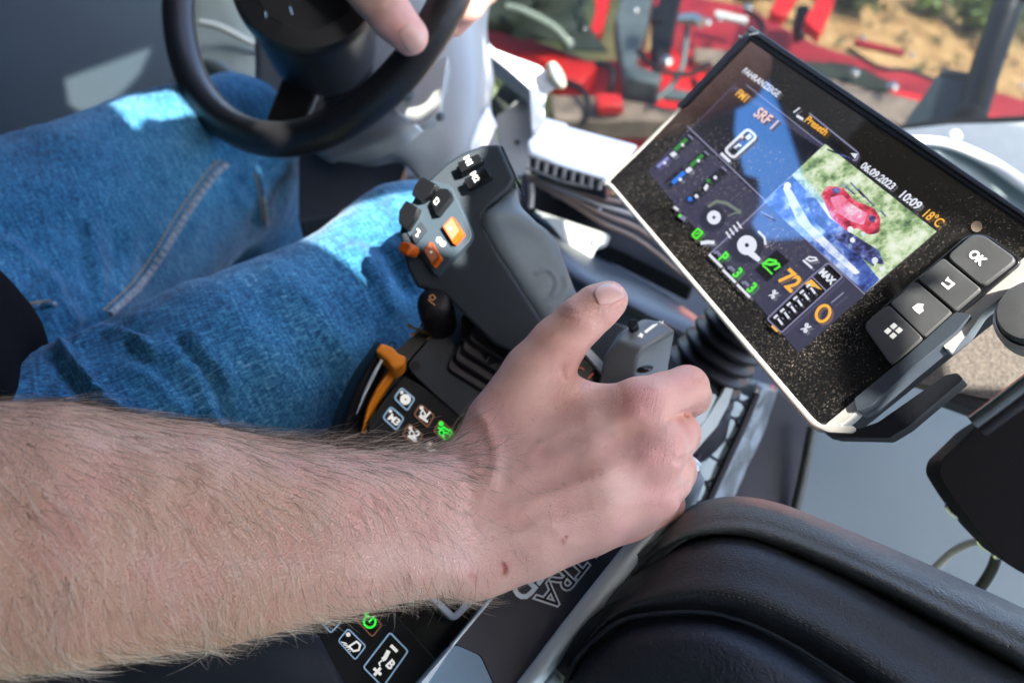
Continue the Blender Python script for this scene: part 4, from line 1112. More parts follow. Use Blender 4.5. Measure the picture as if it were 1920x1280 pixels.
# ------------------------------------------------------------------ touch screen terminal
NT = (-.645, .369, .668)
TE = Plane(1135, 340, .64, NT)
ter = empty('touch_screen', 'dusty touch screen terminal showing a red machine and status icons', 'touch screen', TE.hit(1450, 450) - TE.n * .02)
D_ = (1990, 445)
glassp = [(1406, 60), (1140, 338), (1530, 796), (1556, 792), (1822, 572), (1990, 452)]
def dust_glass():
    m = bpy.data.materials.new('dusty_black_glass'); m.use_nodes = True
    n, l = nodes(m); b = n['Principled BSDF']
    b.inputs['Base Color'].default_value = (.004, .0045, .006, 1); b.inputs['Roughness'].default_value = .03; b.inputs['Specular IOR Level'].default_value = 1.0; b.inputs['IOR'].default_value = 1.7
    tc = n.new('ShaderNodeTexCoord'); out = n['Material Output']
    def noise(scale, det, rough=.5):
        t = n.new('ShaderNodeTexNoise'); t.inputs['Scale'].default_value = scale; t.inputs['Detail'].default_value = det; t.inputs['Roughness'].default_value = rough
        l.new(tc.outputs['Object'], t.inputs['Vector']); return t
    def rng(src, a, c, lo, hi):
        r = n.new('ShaderNodeMapRange'); r.inputs[1].default_value = a; r.inputs[2].default_value = c; r.inputs[3].default_value = lo; r.inputs[4].default_value = hi
        l.new(src, r.inputs[0]); return r
    fine = rng(noise(900, 4, .6).outputs[0], .54, .72, 0, .24)
    big = rng(noise(420, 3, .6).outputs[0], .68, .74, 0, .5)
    area = rng(noise(20, 5, .6).outputs[0], .34, .66, .2, 1.5)
    ad = n.new('ShaderNodeMath'); ad.operation = 'ADD'; l.new(fine.outputs[0], ad.inputs[0]); l.new(big.outputs[0], ad.inputs[1])
    base = n.new('ShaderNodeMath'); base.operation = 'ADD'; base.inputs[1].default_value = .010; l.new(ad.outputs[0], base.inputs[0])
    mu = n.new('ShaderNodeMath'); mu.operation = 'MULTIPLY'; mu.use_clamp = True; l.new(base.outputs[0], mu.inputs[0]); l.new(area.outputs[0], mu.inputs[1])
    df = n.new('ShaderNodeBsdfDiffuse'); df.inputs[0].default_value = (.42, .37, .31, 1)
    mx = n.new('ShaderNodeMixShader'); l.new(mu.outputs[0], mx.inputs[0]); l.new(b.outputs[0], mx.inputs[1]); l.new(df.outputs[0], mx.inputs[2])
    l.new(mx.outputs[0], out.inputs[0])
    return m
M['dust'] = dust_glass()
b = MB(); b.prism(TE, round_poly(glassp, 8), .004, 0); b.build('glass', M['dust'], ter, .0008)
b = MB(); b.prism(TE, round_poly([(1412, 50), (1133, 341), (1528, 800), (1560, 798), (1826, 580), (1990, 456), (1990, 440)], 8), .022, -.0042); b.build('housing', M['black'], ter, .003)
# stepped bezel along the long upper edge
for a, c, li, mm in [((1410, 51), (1990, 446), .0022, 'navy'), ((1406, 62), (1990, 458), .0014, 'black')]:
    b = MB(); b.prism(TE, [a, c, (c[0], c[1] + 12), (a[0] - 8, a[1] + 9)], .004, li); b.build('bezel', M[mm], ter, .0008)
b = MB(); b.prism(TE, [(1410, 51), (1400, 62), (1280, 190), (1270, 198), (1274, 205), (1288, 198), (1408, 74)], .004, .0016); b.build('bezel', M['navy'], ter, .0008)  # dark run paints the shaded upper stretch of the side trim
b = MB(); b.strip(TE, [(1388, 72), (1395, 74)], 4, .0026); b.strip(TE, [(1408, 70), (1426, 66)], 3.5, .0026); b.build('glint_edge', mat('painted_glint', (.35, .42, .45), .4), ter)  # pale strips paint a glint on the bezel corner
# satin trim along the short and the lower edge
path = [TE.raw(x, y, -.0005) for x, y in [(1276, 203), (1205, 276), (1139, 341), (1150, 354), (1240, 460), (1380, 624), (1500, 765), (1530, 797), (1548, 803), (1580, 800)]]
b = MB(); b.tube(cr(path, 60), np.concatenate([np.full(22, .0017), np.linspace(.0017, .0025, 38)]), 12); b.build('trim', M['trim'], ter)
# display and its contents
def scr(name, c, s, rough=.1):
    m = emit(name, c, s, (.006, .006, .008), .03); nodes(m)[0]['Principled BSDF'].inputs['Specular IOR Level'].default_value = 1.0; nodes(m)[0]['Principled BSDF'].inputs['IOR'].default_value = 1.7; return m
def mixdust(m, k=.22):
    """the same dust lies over the lit display"""
    n, l = nodes(m); b = n['Principled BSDF']; out = n['Material Output']
    tc = n.new('ShaderNodeTexCoord')
    t = n.new('ShaderNodeTexNoise'); t.inputs['Scale'].default_value = 520; t.inputs['Detail'].default_value = 4
    a = n.new('ShaderNodeTexNoise'); a.inputs['Scale'].default_value = 14; a.inputs['Detail'].default_value = 4
    l.new(tc.outputs['Object'], t.inputs['Vector']); l.new(tc.outputs['Object'], a.inputs['Vector'])
    r = n.new('ShaderNodeMapRange'); r.inputs[1].default_value = .56; r.inputs[2].default_value = .72; r.inputs[4].default_value = k * 1.1; l.new(t.outputs[0], r.inputs[0])
    r2 = n.new('ShaderNodeMapRange'); r2.inputs[1].default_value = .42; r2.inputs[2].default_value = .68; l.new(a.outputs[0], r2.inputs[0])
    mu = n.new('ShaderNodeMath'); mu.operation = 'MULTIPLY'; l.new(r.outputs[0], mu.inputs[0]); l.new(r2.outputs[0], mu.inputs[1])
    df = n.new('ShaderNodeBsdfDiffuse'); df.inputs[0].default_value = (.4, .37, .34, 1)
    mx = n.new('ShaderNodeMixShader'); l.new(mu.outputs[0], mx.inputs[0]); l.new(b.outputs[0], mx.inputs[1]); l.new(df.outputs[0], mx.inputs[2]); l.new(mx.outputs[0], out.inputs[0])
    return m
sW = scr('display_white', (.85, .88, 1), .95); sO = scr('display_orange', (1, .50, .06), 1.0); sG = scr('display_green', (.12, .95, .06), .95)
sB = scr('display_blue', (.03, .22, .9), .9); sK = scr('display_black', (.004, .004, .006), .6); sL = scr('display_line', (.33, .33, .52), .7)
sP = mixdust(scr('display_violet', (.050, .050, .095), .9)); sD = mixdust(scr('display_dark', (.010, .012, .022), .8)); sGd = scr('display_dim_green', (.04, .33, .05), .8); sVi = scr('display_lilac', (.4, .4, .95), .7)
dis = MB(); dis.z = .0002
dis.sheet(TE, [(1395, 140), (1214, 322), (1497, 662), (1757, 435)], m=0)
dis.sheet(TE, [(1372, 168), (1292, 248), (1430, 378), (1546, 284)], m=1)
dis.sheet(TE, [(1395, 140), (1376, 160), (1556, 276), (1757, 436), (1760, 428)], m=1)
DIS = dis.build('display', [sP, sD], ter, smooth=0)
def pic(name, mats, draw, z=.0004):
    b = MB(); b.z = z; draw(b); o = b.build(name, mats, DIS, smooth=0); return o
pic('divider', [sL], lambda b: (b.strip(TE, [(1290, 238), (1424, 366), (1622, 552)], 3), b.strip(TE, [(1538, 282), (1424, 392), (1331, 477)], 3), b.strip(TE, [(1400, 160), (1546, 275)], 2)))
# camera picture
def cam_green():
    m = scr('camera_foliage', (1, 1, 1), 1.0); n, l = nodes(m); b = n['Principled BSDF']
    tc = n.new('ShaderNodeTexCoord'); t = n.new('ShaderNodeTexNoise'); t.inputs['Scale'].default_value = 85; t.inputs['Detail'].default_value = 8; t.inputs['Roughness'].default_value = .75; t.inputs['Distortion'].default_value = .1
    l.new(tc.outputs['Object'], t.inputs['Vector'])
    r = n.new('ShaderNodeValToRGB'); e = r.color_ramp.elements
    e[0].position = .36; e[0].color = (.04, .09, .06, 1); e[1].position = .64; e[1].color = (.86, .92, .80, 1)
    k = e.new(.47); k.color = (.30, .45, .20, 1); k = e.new(.55); k.color = (.66, .78, .52, 1)
    l.new(t.outputs[0], r.inputs[0]); l.new(r.outputs[0], b.inputs['Emission Color']); return m
def cam_blue():
    m = scr('camera_road', (1, 1, 1), .95); n, l = nodes(m); b = n['Principled BSDF']
    tc = n.new('ShaderNodeTexCoord'); t = n.new('ShaderNodeTexNoise'); t.inputs['Scale'].default_value = 55; t.inputs['Detail'].default_value = 7; t.inputs['Roughness'].default_value = .65; t.inputs['Distortion'].default_value = .4
    l.new(tc.outputs['Object'], t.inputs['Vector'])
    r = n.new('ShaderNodeValToRGB'); e = r.color_ramp.elements
    e[0].position = .40; e[0].color = (.015, .02, .10, 1); e[1].position = .66; e[1].color = (.75, .82, 1, 1)
    k = e.new(.5); k.color = (.08, .15, .55, 1); k = e.new(.57); k.color = (.3, .45, .85, 1)
    l.new(t.outputs[0], r.inputs[0]); l.new(r.outputs[0], b.inputs['Emission Color']); return m
def cam_mix(name, cols, scale):
    """camera picture areas: noisy pixels between a few colours"""
    m = scr(name, (1, 1, 1), .95); n, l = nodes(m); b = n['Principled BSDF']
    tc = n.new('ShaderNodeTexCoord'); t = n.new('ShaderNodeTexNoise'); t.inputs['Scale'].default_value = scale; t.inputs['Detail'].default_value = 6; t.inputs['Roughness'].default_value = .7
    l.new(tc.outputs['Object'], t.inputs['Vector'])
    r = n.new('ShaderNodeValToRGB'); e = r.color_ramp.elements
    while len(e) < len(cols): e.new(.5)
    for i, c in enumerate(cols): e[i].position = .34 + .32 * i / (len(cols) - 1); e[i].color = (*c, 1)
    l.new(t.outputs[0], r.inputs[0]); l.new(r.outputs[0], b.inputs['Emission Color']); return m
cg, cb_ = cam_green(), cam_blue()
cR = cam_mix('camera_red', [(.10, .01, .03), (.55, .03, .07), (.85, .08, .14), (.95, .35, .45)], 130); cR2 = cam_mix('camera_pink', [(.60, .05, .10), (.95, .22, .34), (.95, .30, .55), (1, .75, .85)], 110)
cK = cam_mix('camera_dark', [(.01, .01, .03), (.03, .03, .10), (.10, .14, .42), (.4, .5, .8)], 140); cW = cam_mix('camera_glare', [(.25, .4, .85), (.7, .8, 1), (.9, .95, 1), (1, 1, 1)], 80)
def camview(b):
    b.sheet(TE, [(1548, 271), (1757, 435), (1624, 549), (1432, 379)], m=0)
    b.sheet(TE, [(1432, 379), (1486, 330), (1530, 378), (1580, 440), (1650, 525), (1624, 549)], m=1)
    b.sheet(TE, round_poly([(1468, 352), (1484, 356), (1520, 420), (1575, 474), (1614, 512), (1604, 516), (1550, 470), (1496, 418)], 4), m=5)
    b.sheet(TE, round_poly([(1510, 372), (1530, 372), (1556, 410), (1600, 440), (1648, 470), (1660, 498), (1630, 492), (1580, 458), (1530, 420)], 5), m=4)
    b.sheet(TE, round_poly([(1540, 366), (1552, 350), (1580, 352), (1602, 376), (1640, 392), (1652, 410), (1650, 438), (1630, 442), (1608, 428), (1590, 436), (1560, 410)], 6), m=2)
    b.sheet(TE, round_poly([(1556, 372), (1580, 366), (1600, 386), (1628, 402), (1620, 424), (1596, 416), (1570, 400)], 6), m=3)
    b.sheet(TE, round_poly([(1560, 356), (1572, 352), (1578, 360), (1566, 366)], 2), m=4); b.sheet(TE, round_poly([(1632, 404), (1644, 408), (1640, 420), (1630, 414)], 2), m=4)
    for a, c in [((1580, 346), (1604, 366)), ((1596, 344), (1622, 372)), ((1610, 356), (1640, 388)), ((1552, 282), (1600, 300)), ((1652, 396), (1662, 408))]: b.strip(TE, [a, c], 3, m=4)
    for x, y, r in [(1478, 350, 7), (1596, 432, 6), (1600, 452, 5), (1642, 490, 6), (1656, 506, 5), (1620, 440, 4)]: b.disc(TE, x, y, r, m=5, n=9)
    b.strip(TE, [(1560, 440), (1640, 500)], 4, m=4)
pic('camera_picture', [cg, cb_, cR, cR2, cK, cW], camview, .0006)
Z = .0016
# upper left tile: radio and phone
pic('title', [sW], lambda b: b.text(TE, (1397, 134), (1463, 181), 'FAHRANZEIGE', bold=.02, hs=.9), Z)
pic('radio_text', [sO], lambda b: (b.glyph(TE, (1394, 182), (65, 48), 15, 'FM1', bold=.02), b.glyph(TE, (1438, 224), (65, 50), 20, 'SRF 1', bold=.02)), Z)
def phone(b):
    b.strip(TE, round_poly([(1404, 244), (1421, 259), (1377, 299), (1361, 284)], 7), 5, closed=True)
    b.strip(TE, [(1402, 263), (1410, 256)], 8, m=0); b.strip(TE, [(1379, 280), (1388, 274), (1392, 277)], 4); b.strip(TE, [(1354, 290), (1371, 306)], 6)
    b.strip(TE, [(1392, 262), (1396, 258)], 4, m=1)
pic('phone_symbol', [sW, sO], phone, Z)
pic('preset_box', [sL, sO, sW], lambda b: (b.strip(TE, round_poly([(1519, 215), (1612, 290), (1608, 303), (1602, 304)], 4), 3), b.text(TE, (1515, 225), (1553, 252), 'Preseth', m=1, bold=.025, hs=.95), b.sheet(TE, [(1597, 290), (1610, 291), (1605, 301)], m=2), b.strip(TE, [(1490, 214), (1502, 205)], 2.5, m=2), b.strip(TE, [(1496, 220), (1508, 227)], 5, m=2)), Z)
pic('clock', [sW, sO], lambda b: (b.text(TE, (1619, 311), (1678, 354), '06.09.2023', bold=.03, hs=.95), b.text(TE, (1693, 366), (1727, 391), '10:09', bold=.03, hs=.95), b.text(TE, (1738, 401), (1768, 423), '18°C', m=1, bold=.02, hs=1.15)), Z)
# bars
def bars(b):
    for gx, gy, wx, wy in [(1280, 272, 0, 0), (1310, 302, 0, 0)]:
        b.strip(TE, [(gx - 13, gy + 12), (gx + 10, gy - 9)], 7, m=1); b.disc(TE, gx + 2, gy + 2, 3, m=0)
    b.strip(TE, [(1263, 346), (1286, 325)], 8, m=2); b.disc(TE, 1278, 339, 3.4)
    b.strip(TE, [(1235, 316), (1256, 298)], 6, m=3); b.disc(TE, 1249, 308, 3)
    b.sheet(TE, round_poly([(1258, 292), (1266, 286), (1273, 292), (1264, 298)], 2)); b.sheet(TE, round_poly([(1287, 322), (1296, 315), (1302, 321), (1292, 328)], 2))
    for x, y in [(1297, 259), (1327, 289), (1360, 319)]: b.strip(TE, [(x - 4, y - 3), (x + 5, y + 5)], 3.4, m=4)
    b.disc(TE, 1331, 342, 4, m=1); b.disc(TE, 1344, 336, 3.4); b.sheet(TE, round_poly([(1322, 356), (1328, 347), (1332, 352), (1326, 362)], 2))
    b.disc(TE, 1297, 376, 4.5, m=2); b.disc(TE, 1309, 371, 3.6)
pic('hydraulic_bars', [sW, sGd, sB, sVi, sL], bars, Z)
def bgbars(b):
    for x, y in [(1283, 270), (1313, 300), (1270, 334), (1343, 336), (1310, 366)]: b.strip(TE, [(x - 16, y + 14), (x + 17, y - 15)], 17)
pic('bar_field', [sD], bgbars, .0012)
def wheels(b):
    b.ring(TE, 1341, 410, 18, 9, m=1); b.disc(TE, 1341, 410, 13); b.disc(TE, 1341, 410, 3, m=1)
    b.ring(TE, 1403, 462, 25, 12, m=1); b.disc(TE, 1403, 462, 18.5); b.disc(TE, 1403, 462, 4, m=1)
    b.strip(TE, [(1330, 390), (1346, 380), (1366, 384), (1384, 396), (1392, 400)], 6, m=2); b.strip(TE, [(1368, 408), (1380, 402), (1392, 402)], 3, m=2)
    b.strip(TE, [(1424, 436), (1436, 448), (1438, 462)], 4, m=0)
    b.sheet(TE, round_poly([(1404, 480), (1416, 474), (1430, 488), (1424, 494)], 4))
    for i in range(4): b.strip(TE, [(1364 + i * 7, 437 - i * 6), (1372 + i * 7, 449 - i * 6)], 3.2)
    b.strip(TE, [(1430, 400), (1452, 412)], 3, m=3)
pic('wheel_diagram', [sW, scr('display_tyre', (.03, .035, .06), .8), scr('display_faint', (.30, .36, .30), .6), sL], wheels, Z)
def status(b):
    b.strip(TE, round_poly([(1300, 442), (1311, 431), (1320, 438), (1308, 450)], 2), 4, m=1, closed=True); b.strip(TE, [(1306, 442), (1314, 438)], 3, m=1)
    b.strip(TE, [(1316, 458), (1330, 456), (1342, 457)], 7, m=0)
    b.strip(TE, [(1266, 390), (1274, 396)], 5, m=0); b.strip(TE, [(1276, 406), (1288, 414)], 8, m=2); b.disc(TE, 1277, 407, 3, m=1)
    for (x, y), ch in zip([(1332, 479), (1358, 508), (1385, 536)], 'P33'):
        b.strip(TE, [(x, y), (x + 24, y + 24)], 5)
        b.glyph(TE, (x + 28, y + 6), (1, .95), 20, ch, m=1, bold=.045)
        b.strip(TE, [(x + 9, y - 3), (x + 16, y - 4), (x + 22, y + 3)], 5, m=2)
pic('status_icons', [sW, sG, sL], status, Z)
def big(b):
    b.sheet(TE, [(1458, 470), (1482, 491), (1440, 530), (1417, 507)], m=1)
    b.sheet(TE, [(1525, 522), (1556, 497), (1582, 521), (1552, 548)], m=1)
    b.sheet(TE, [(1444, 600), (1524, 524), (1550, 548), (1468, 624)], m=1)
pic('black_tile', [sW, sK], big, .0012)
def big2(b):
    b.strip(TE, [(1432, 499), (1440, 506), (1450, 516)], 3.5, m=1); b.strip(TE, [(1434, 496), (1444, 489), (1456, 491), (1458, 496), (1446, 498)], 5, m=1, closed=True); b.strip(TE, [(1462, 495), (1464, 502), (1454, 508)], 3.5, m=1)
    b.strip(TE, [(1508, 490), (1525, 505)], 4); b.strip(TE, [(1514, 488), (1520, 484), (1532, 486), (1534, 490), (1522, 492)], 3, closed=True)
    b.glyph(TE, (1484, 528), (1, .95), 31, '72', m=2, bold=.03)
    b.glyph(TE, (1453, 554), (1, .95), 15, '%', bold=.03); b.glyph(TE, (1514, 617), (1, .95), 16, '%', bold=.03)
    b.glyph(TE, (1554, 521), (1, .95), 12.5, 'MAX', bold=.05)
    b.strip(TE, [(1535 + 9 * math.cos(t) * .9 + 11 + 10 * math.sin(t), 590 + 9 * math.cos(t) - 12 * math.sin(t)) for t in np.linspace(0, 6.283, 24, endpoint=False)], 5.5, m=2, closed=True)
    b.strip(TE, round_poly([(1525, 520), (1556, 495), (1583, 521), (1552, 549), (1468, 626), (1441, 600)], 5), 3, m=3, closed=True)
    b.strip(TE, [(1525, 521), (1552, 548)], 2.5, m=3)
    b.sheet(TE, [(1511, 535), (1524, 526), (1544, 546)], m=2)
    b.strip(TE, [(1450, 613), (1461, 624)], 4, m=2)
    for i in range(6):
        x, y = 1462 + i * 12.4, 600 - i * 11.4
        b.strip(TE, [(x, y), (x + 8, y + 11)], 4); b.strip(TE, [(x - 8, y - 1), (x - 1, y - 7)], 4); b.strip(TE, [(x + 8, y - 2), (x + 10, y + 1)], 2.5, m=3)
    b.strip(TE, [(1562, 572), (1586, 552)], 3, m=3)
pic('load_scale', [sW, sG, sO, sL], big2, Z)
# hard keys, right end
KP = Plane(1760, 560, TE.d(1760, 560) - .002, NT)
def hkey(pts, label, draw, r=6):
    b = MB(); b.prism(KP, round_poly(pts, r), .006, .0035, taper=.01); k = b.build('key', M['keycap'], ter, .0009, 3); tag(k, label)
    b = MB(); b.z = .0038; draw(b); b.build('symbol', M['ink'], k, smooth=0)
M['keycap'] = mat('grey_keycap', (.062, .065, .068), .45, bump=.15, bscale=1500, var=.15, vscale=60)
b = MB(); b.prism(KP, round_poly([(1622, 606), (1816, 440), (1852, 440), (1920, 490), (1846, 552), (1676, 692)], 16), .006, .0012); b.build('key_frame', M['gloss'], ter, .001)
hkey([(1777, 486), (1824, 446), (1848, 446), (1911, 491), (1845, 543)], 'key marked OK', lambda b: b.glyph(KP, (1837, 489), (70, 57), 16, 'OK', bold=.04), 14)
hkey([(1724, 527), (1772, 488), (1843, 546), (1794, 588)], 'key with a back arrow', lambda b: (b.strip(KP, [(1770, 536), (1782, 546), (1792, 538), (1783, 531)], 4.5), b.sheet(KP, [(1776, 532), (1782, 524), (1787, 536)])))
hkey([(1673, 573), (1721, 532), (1788, 589), (1736, 636)], 'key with a house symbol', lambda b: (b.sheet(KP, [(1715, 582), (1726, 574), (1737, 576), (1734, 580), (1736, 588), (1728, 594), (1720, 588)])))
hkey([(1628, 622), (1627, 610), (1670, 576), (1734, 637), (1674, 687)], 'key with four squares', lambda b: [b.sheet(KP, [(x, y), (x + 8, y - 7), (x + 15, y - 1), (x + 7, y + 6)]) for x, y in [(1662, 626), (1672, 635), (1673, 617), (1683, 625)]], 8)
# one chrome frame, lit runs coloured silver, shaded run painted dark; grab handle
b = MB(); b.prism(TE, round_poly([(1790, 594), (1916, 488), (1990, 428), (1990, 466), (1842, 588), (1816, 628), (1778, 658), (1768, 650), (1800, 620)], 6), .008, .001); b.build('edge_band', M['trim'], ter, .002, 3)
b = MB(); b.prism(TE, round_poly([(1548, 797), (1608, 748), (1628, 750), (1602, 778), (1570, 806)], 5), .008, .001); b.build('corner_band', M['trim'], ter, .002, 3)
b = MB(); b.prism(TE, round_poly([(1606, 752), (1700, 676), (1796, 590), (1826, 595), (1800, 625), (1704, 704), (1640, 764), (1612, 776)], 6), .012, .004); b.build('shaded_frame_bar', M['navy'], ter, .003, 3)
b = MB(); b.prism(TE, round_poly([(1526, 797), (1560, 803), (1614, 804), (1648, 792), (1774, 704), (1796, 700), (1808, 712), (1704, 800), (1668, 822), (1566, 820)], 5), .008, .001); b.build('grab_handle', M['black'], ter, .0025, 3)
b = MB(); b.prism(TE, round_poly([(1530, 800), (1604, 801), (1608, 808), (1600, 814), (1556, 812)], 4), .004, .0022); b.build('handle_tip_lit', M['trim'], ter, .001)  # pale sheet paints the sunlit left tip of the handle
# scroll knob and lens
c = TE.raw(1946, 594, -.002); rk = S(62, TE.d(1898, 566))
b = MB(); b.lathe(c, TE.n, [(rk * 1.18, -.004), (rk * 1.18, .003), (rk * 1.06, .006), (rk * 1.04, .002)], 40); b.build('knob_ring', M['trim'], ter)
b = MB(); b.lathe(c, TE.n, [(rk, 0), (rk, .009), (rk * .94, .0115), (rk * .6, .0122), (rk * .2, .012)], 40); kb = b.build('scroll_knob', M['keycap'], ter)
b = MB(); KK = Plane(1898, 566, TE.d(1898, 566), NT); b.strip(KK, [(1886, 572), (1916, 600)], 4, .0088); b.build('groove', M['gloss'], kb)
b = MB(); b.disc(TE, 1832, 426, 8, .0006); b.build('sensor', mat('sensor_lens', (.25, .2, .14), .3), ter)
b = MB(); b.ring(TE, 1832, 426, 9, 3, .0008); b.build('sensor_ring', M['rust'], ter)

# dusty shelf behind the handle
SH = Plane(1850, 660, .60, (-.3, .35, .88))
b = MB(); b.prism(SH, round_poly([(1660, 700), (1800, 560), (1990, 480), (1990, 780), (1840, 745), (1772, 730)], 6), .014)
o = b.build('shelf', mat('dusty_brown_shelf', (.085, .072, .06), .8, bump=.8, bscale=500, var=.5, vscale=420), None, .002); tag(o, 'dusty brown shelf behind the touch screen handle at the right edge', 'shelf')
b = MB(); b.prism(SH, round_poly([(1772, 732), (1840, 747), (1990, 782), (1990, 804), (1836, 770), (1760, 742)], 4), .02, -.001); b.build('shaded_shelf_edge', M['black'], o, .002)  # shade on the shelf's lower edge painted as a black band
# ------------------------------------------------------------------ passenger seat, lower right
seat = empty('passenger_seat', 'black leather passenger seat back with stitching and a grained plastic shell', 'seat', P(1500, 1180, .46))
rows = [[(1150, 1100, .50), (1192, 1052, .492), (1240, 990, .485), (1300, 946, .48), (1372, 930, .475), (1450, 940, .47), (1540, 972, .46), (1720, 1048, .44), (1990, 1172, .41)],
        [(1150, 1100, .475), (1196, 1052, .468), (1244, 996, .46), (1304, 956, .452), (1374, 942, .447), (1448, 952, .443), (1536, 984, .434), (1716, 1062, .415), (1990, 1192, .385)],
        [(1152, 1104, .465), (1198, 1058, .457), (1248, 1010, .449), (1308, 980, .441), (1380, 972, .436), (1446, 984, .431), (1530, 1014, .423), (1700, 1090, .404), (1990, 1236, .374)],
        [(1155, 1108, .470), (1200, 1066, .462), (1252, 1026, .454), (1320, 1004, .446), (1386, 1002, .441), (1446, 1016, .436), (1524, 1046, .428), (1690, 1122, .409), (1990, 1284, .378)],
        [(1164, 1122, .54), (1208, 1082, .54), (1260, 1046, .535), (1326, 1026, .53), (1390, 1026, .525), (1444, 1040, .52), (1518, 1070, .51), (1680, 1146, .49), (1990, 1316, .45)]]
loft('shell', rows, M['shell'], seat, 60, 40, .006)
rows = [[(1080, 1246, .51), (1142, 1112, .505), (1204, 1060, .50), (1262, 1022, .492), (1332, 1000, .475), (1404, 1004, .468), (1472, 1026, .472), (1560, 1064, .464), (1696, 1134, .45), (1980, 1290, .42)],
        [(1080, 1256, .464), (1140, 1124, .458), (1202, 1072, .451), (1262, 1036, .444), (1334, 1015, .437), (1404, 1019, .431), (1470, 1041, .425), (1556, 1079, .417), (1690, 1149, .404), (1970, 1305, .376)],
        [(1072, 1266, .450), (1126, 1160, .443), (1188, 1108, .435), (1256, 1084, .427), (1330, 1076, .420), (1400, 1084, .413), (1466, 1106, .407), (1550, 1146, .40), (1670, 1216, .388), (1900, 1360, .362)],
        [(1066, 1272, .444), (1116, 1186, .437), (1176, 1140, .429), (1252, 1122, .421), (1328, 1118, .414), (1394, 1130, .407), (1460, 1154, .401), (1540, 1196, .394), (1650, 1266, .382), (1840, 1400, .357)],
        [(1066, 1286, .458), (1114, 1210, .452), (1170, 1168, .444), (1249, 1154, .436), (1325, 1154, .429), (1386, 1168, .423), (1449, 1194, .417), (1526, 1238, .410), (1631, 1306, .398), (1796, 1428, .373)]]
bol = loft('bolster', rows, M['hide'], seat, 70, 44, .008)
pp = [(1056, 1290, .440), (1074, 1246, .438), (1106, 1206, .436), (1166, 1162, .428), (1248, 1148, .420), (1326, 1148, .413), (1388, 1163, .407), (1452, 1190, .401), (1528, 1234, .394), (1632, 1304, .382), (1790, 1420, .357)]
b = MB(); b.tube(*pxtube(pp, 4.2, 90), n=10); b.build('piping', mat('blue_black_piping', (.016, .024, .034), .6, bump=.3, bscale=1500, spec=.25), seat)
# stitches along the bolster, lying on its surface
sp = cr([(1080, 1224, .436), (1118, 1176, .4345), (1180, 1134, .4265), (1252, 1117, .4185), (1328, 1112, .4115), (1394, 1123, .4045), (1460, 1147, .3985), (1542, 1189, .3915), (1652, 1259, .3795), (1760, 1334, .366)], 240)
st = MB()
dg = bpy.context.evaluated_depsgraph_get()
bvh = BVHTree.FromPolygons([v.co for v in bol.data.vertices], [list(p.vertices) for p in bol.data.polygons])
def drape(px, py, lift, tree):
    r = Vector(RW @ np.array([(px - 960) / F, (640 - py) / F, -1.0])); h = tree.ray_cast(Vector(CAM), r.normalized())
    return None if h[0] is None else np.array(h[0]) - np.array(r.normalized()) * lift
for i in range(0, 236, 4):
    q = [drape(sp[j][0], sp[j][1], .0006, bvh) for j in (i, i + 1, i + 2, i + 3)]
    if all(x is not None for x in q[:3]):
        a, c_, e = q[0], q[1], q[2]
        st.tube([a, c_, e], [.00035, .0006, .00035], 6)
st.build('stitching', mat('dark_thread', (.010, .010, .012), .6), seat)
rows = [[(1054, 1284, .466), (1076, 1236, .464), (1106, 1200, .462), (1166, 1160, .454), (1248, 1146, .446), (1327, 1146, .439), (1389, 1160, .433), (1452, 1186, .427), (1530, 1230, .420), (1634, 1302, .408), (1790, 1410, .384)],
        [(1070, 1300, .430), (1092, 1262, .430), (1124, 1230, .429), (1178, 1192, .421), (1250, 1178, .413), (1324, 1178, .406), (1382, 1192, .400), (1440, 1218, .395), (1510, 1260, .389), (1606, 1330, .378), (1740, 1430, .356)],
        [(1080, 1340, .418), (1104, 1310, .418), (1140, 1280, .417), (1190, 1250, .41), (1256, 1236, .402), (1320, 1238, .395), (1376, 1252, .389), (1430, 1276, .384), (1490, 1312, .379), (1570, 1370, .37), (1680, 1450, .35)],
        [(1090, 1420, .415), (1120, 1400, .414), (1160, 1380, .412), (1210, 1360, .405), (1262, 1350, .397), (1320, 1350, .39), (1370, 1360, .384), (1410, 1380, .379), (1460, 1400, .374), (1530, 1440, .366), (1600, 1480, .35)]]
loft('seat_panel', rows, M['leather'], seat, 60, 30, .006)

# ------------------------------------------------------------------ black box with rail at the right edge
bx = empty('control_box', 'black hanging control box with a rounded edge and metal rail at the right edge', 'control box', P(1860, 900, .5))
PX_ = Plane(1860, 900, .5, (-.1, .1, .99))
b = MB(); b.prism(PX_, round_poly([(1832, 796), (1790, 838), (1764, 862), (1760, 890), (1790, 938), (1838, 1002), (1896, 1062), (2000, 1120), (2000, 690)], 14, 6), .03, 0, taper=-.12); b.build('case', mat('brown_black_case', (.0016, .0009, .0012), .75, bump=.2, bscale=1200, spec=.15), bx, .012, 5)
tp = [P(1824, 792, .485), P(1862, 764, .48), P(1930, 712, .47), P(2010, 652, .46)]
b = MB(); b.tube(tp, .0042, 16); b.build('rail', mat('grey_steel_rail', (.20, .22, .23), .25, metal=.8, var=.1), bx)
b = MB(); b.tube([P(1838, 804, .488), P(1870, 780, .483), P(1940, 728, .473), P(2010, 674, .463)], .0052, 16); b.build('lower_rail', M['rubber'], bx)
def eye(px, py, d, a):
    b = MB(); c = P(px, py, d); x = Dw((math.cos(a), math.sin(a), .1)); y = np.cross(x, Dw((.3, .2, .9))); y /= np.linalg.norm(y)
    b.tube([c + x * .0058 * math.cos(t) + y * .0034 * math.sin(t) for t in np.linspace(0, 6.283, 20, endpoint=False)], .0014, 8, closed=True)
    b.build('eyelet', M['chrome'], bx)
eye(1790, 955, .525, -.75); eye(1848, 1018, .53, -.75)
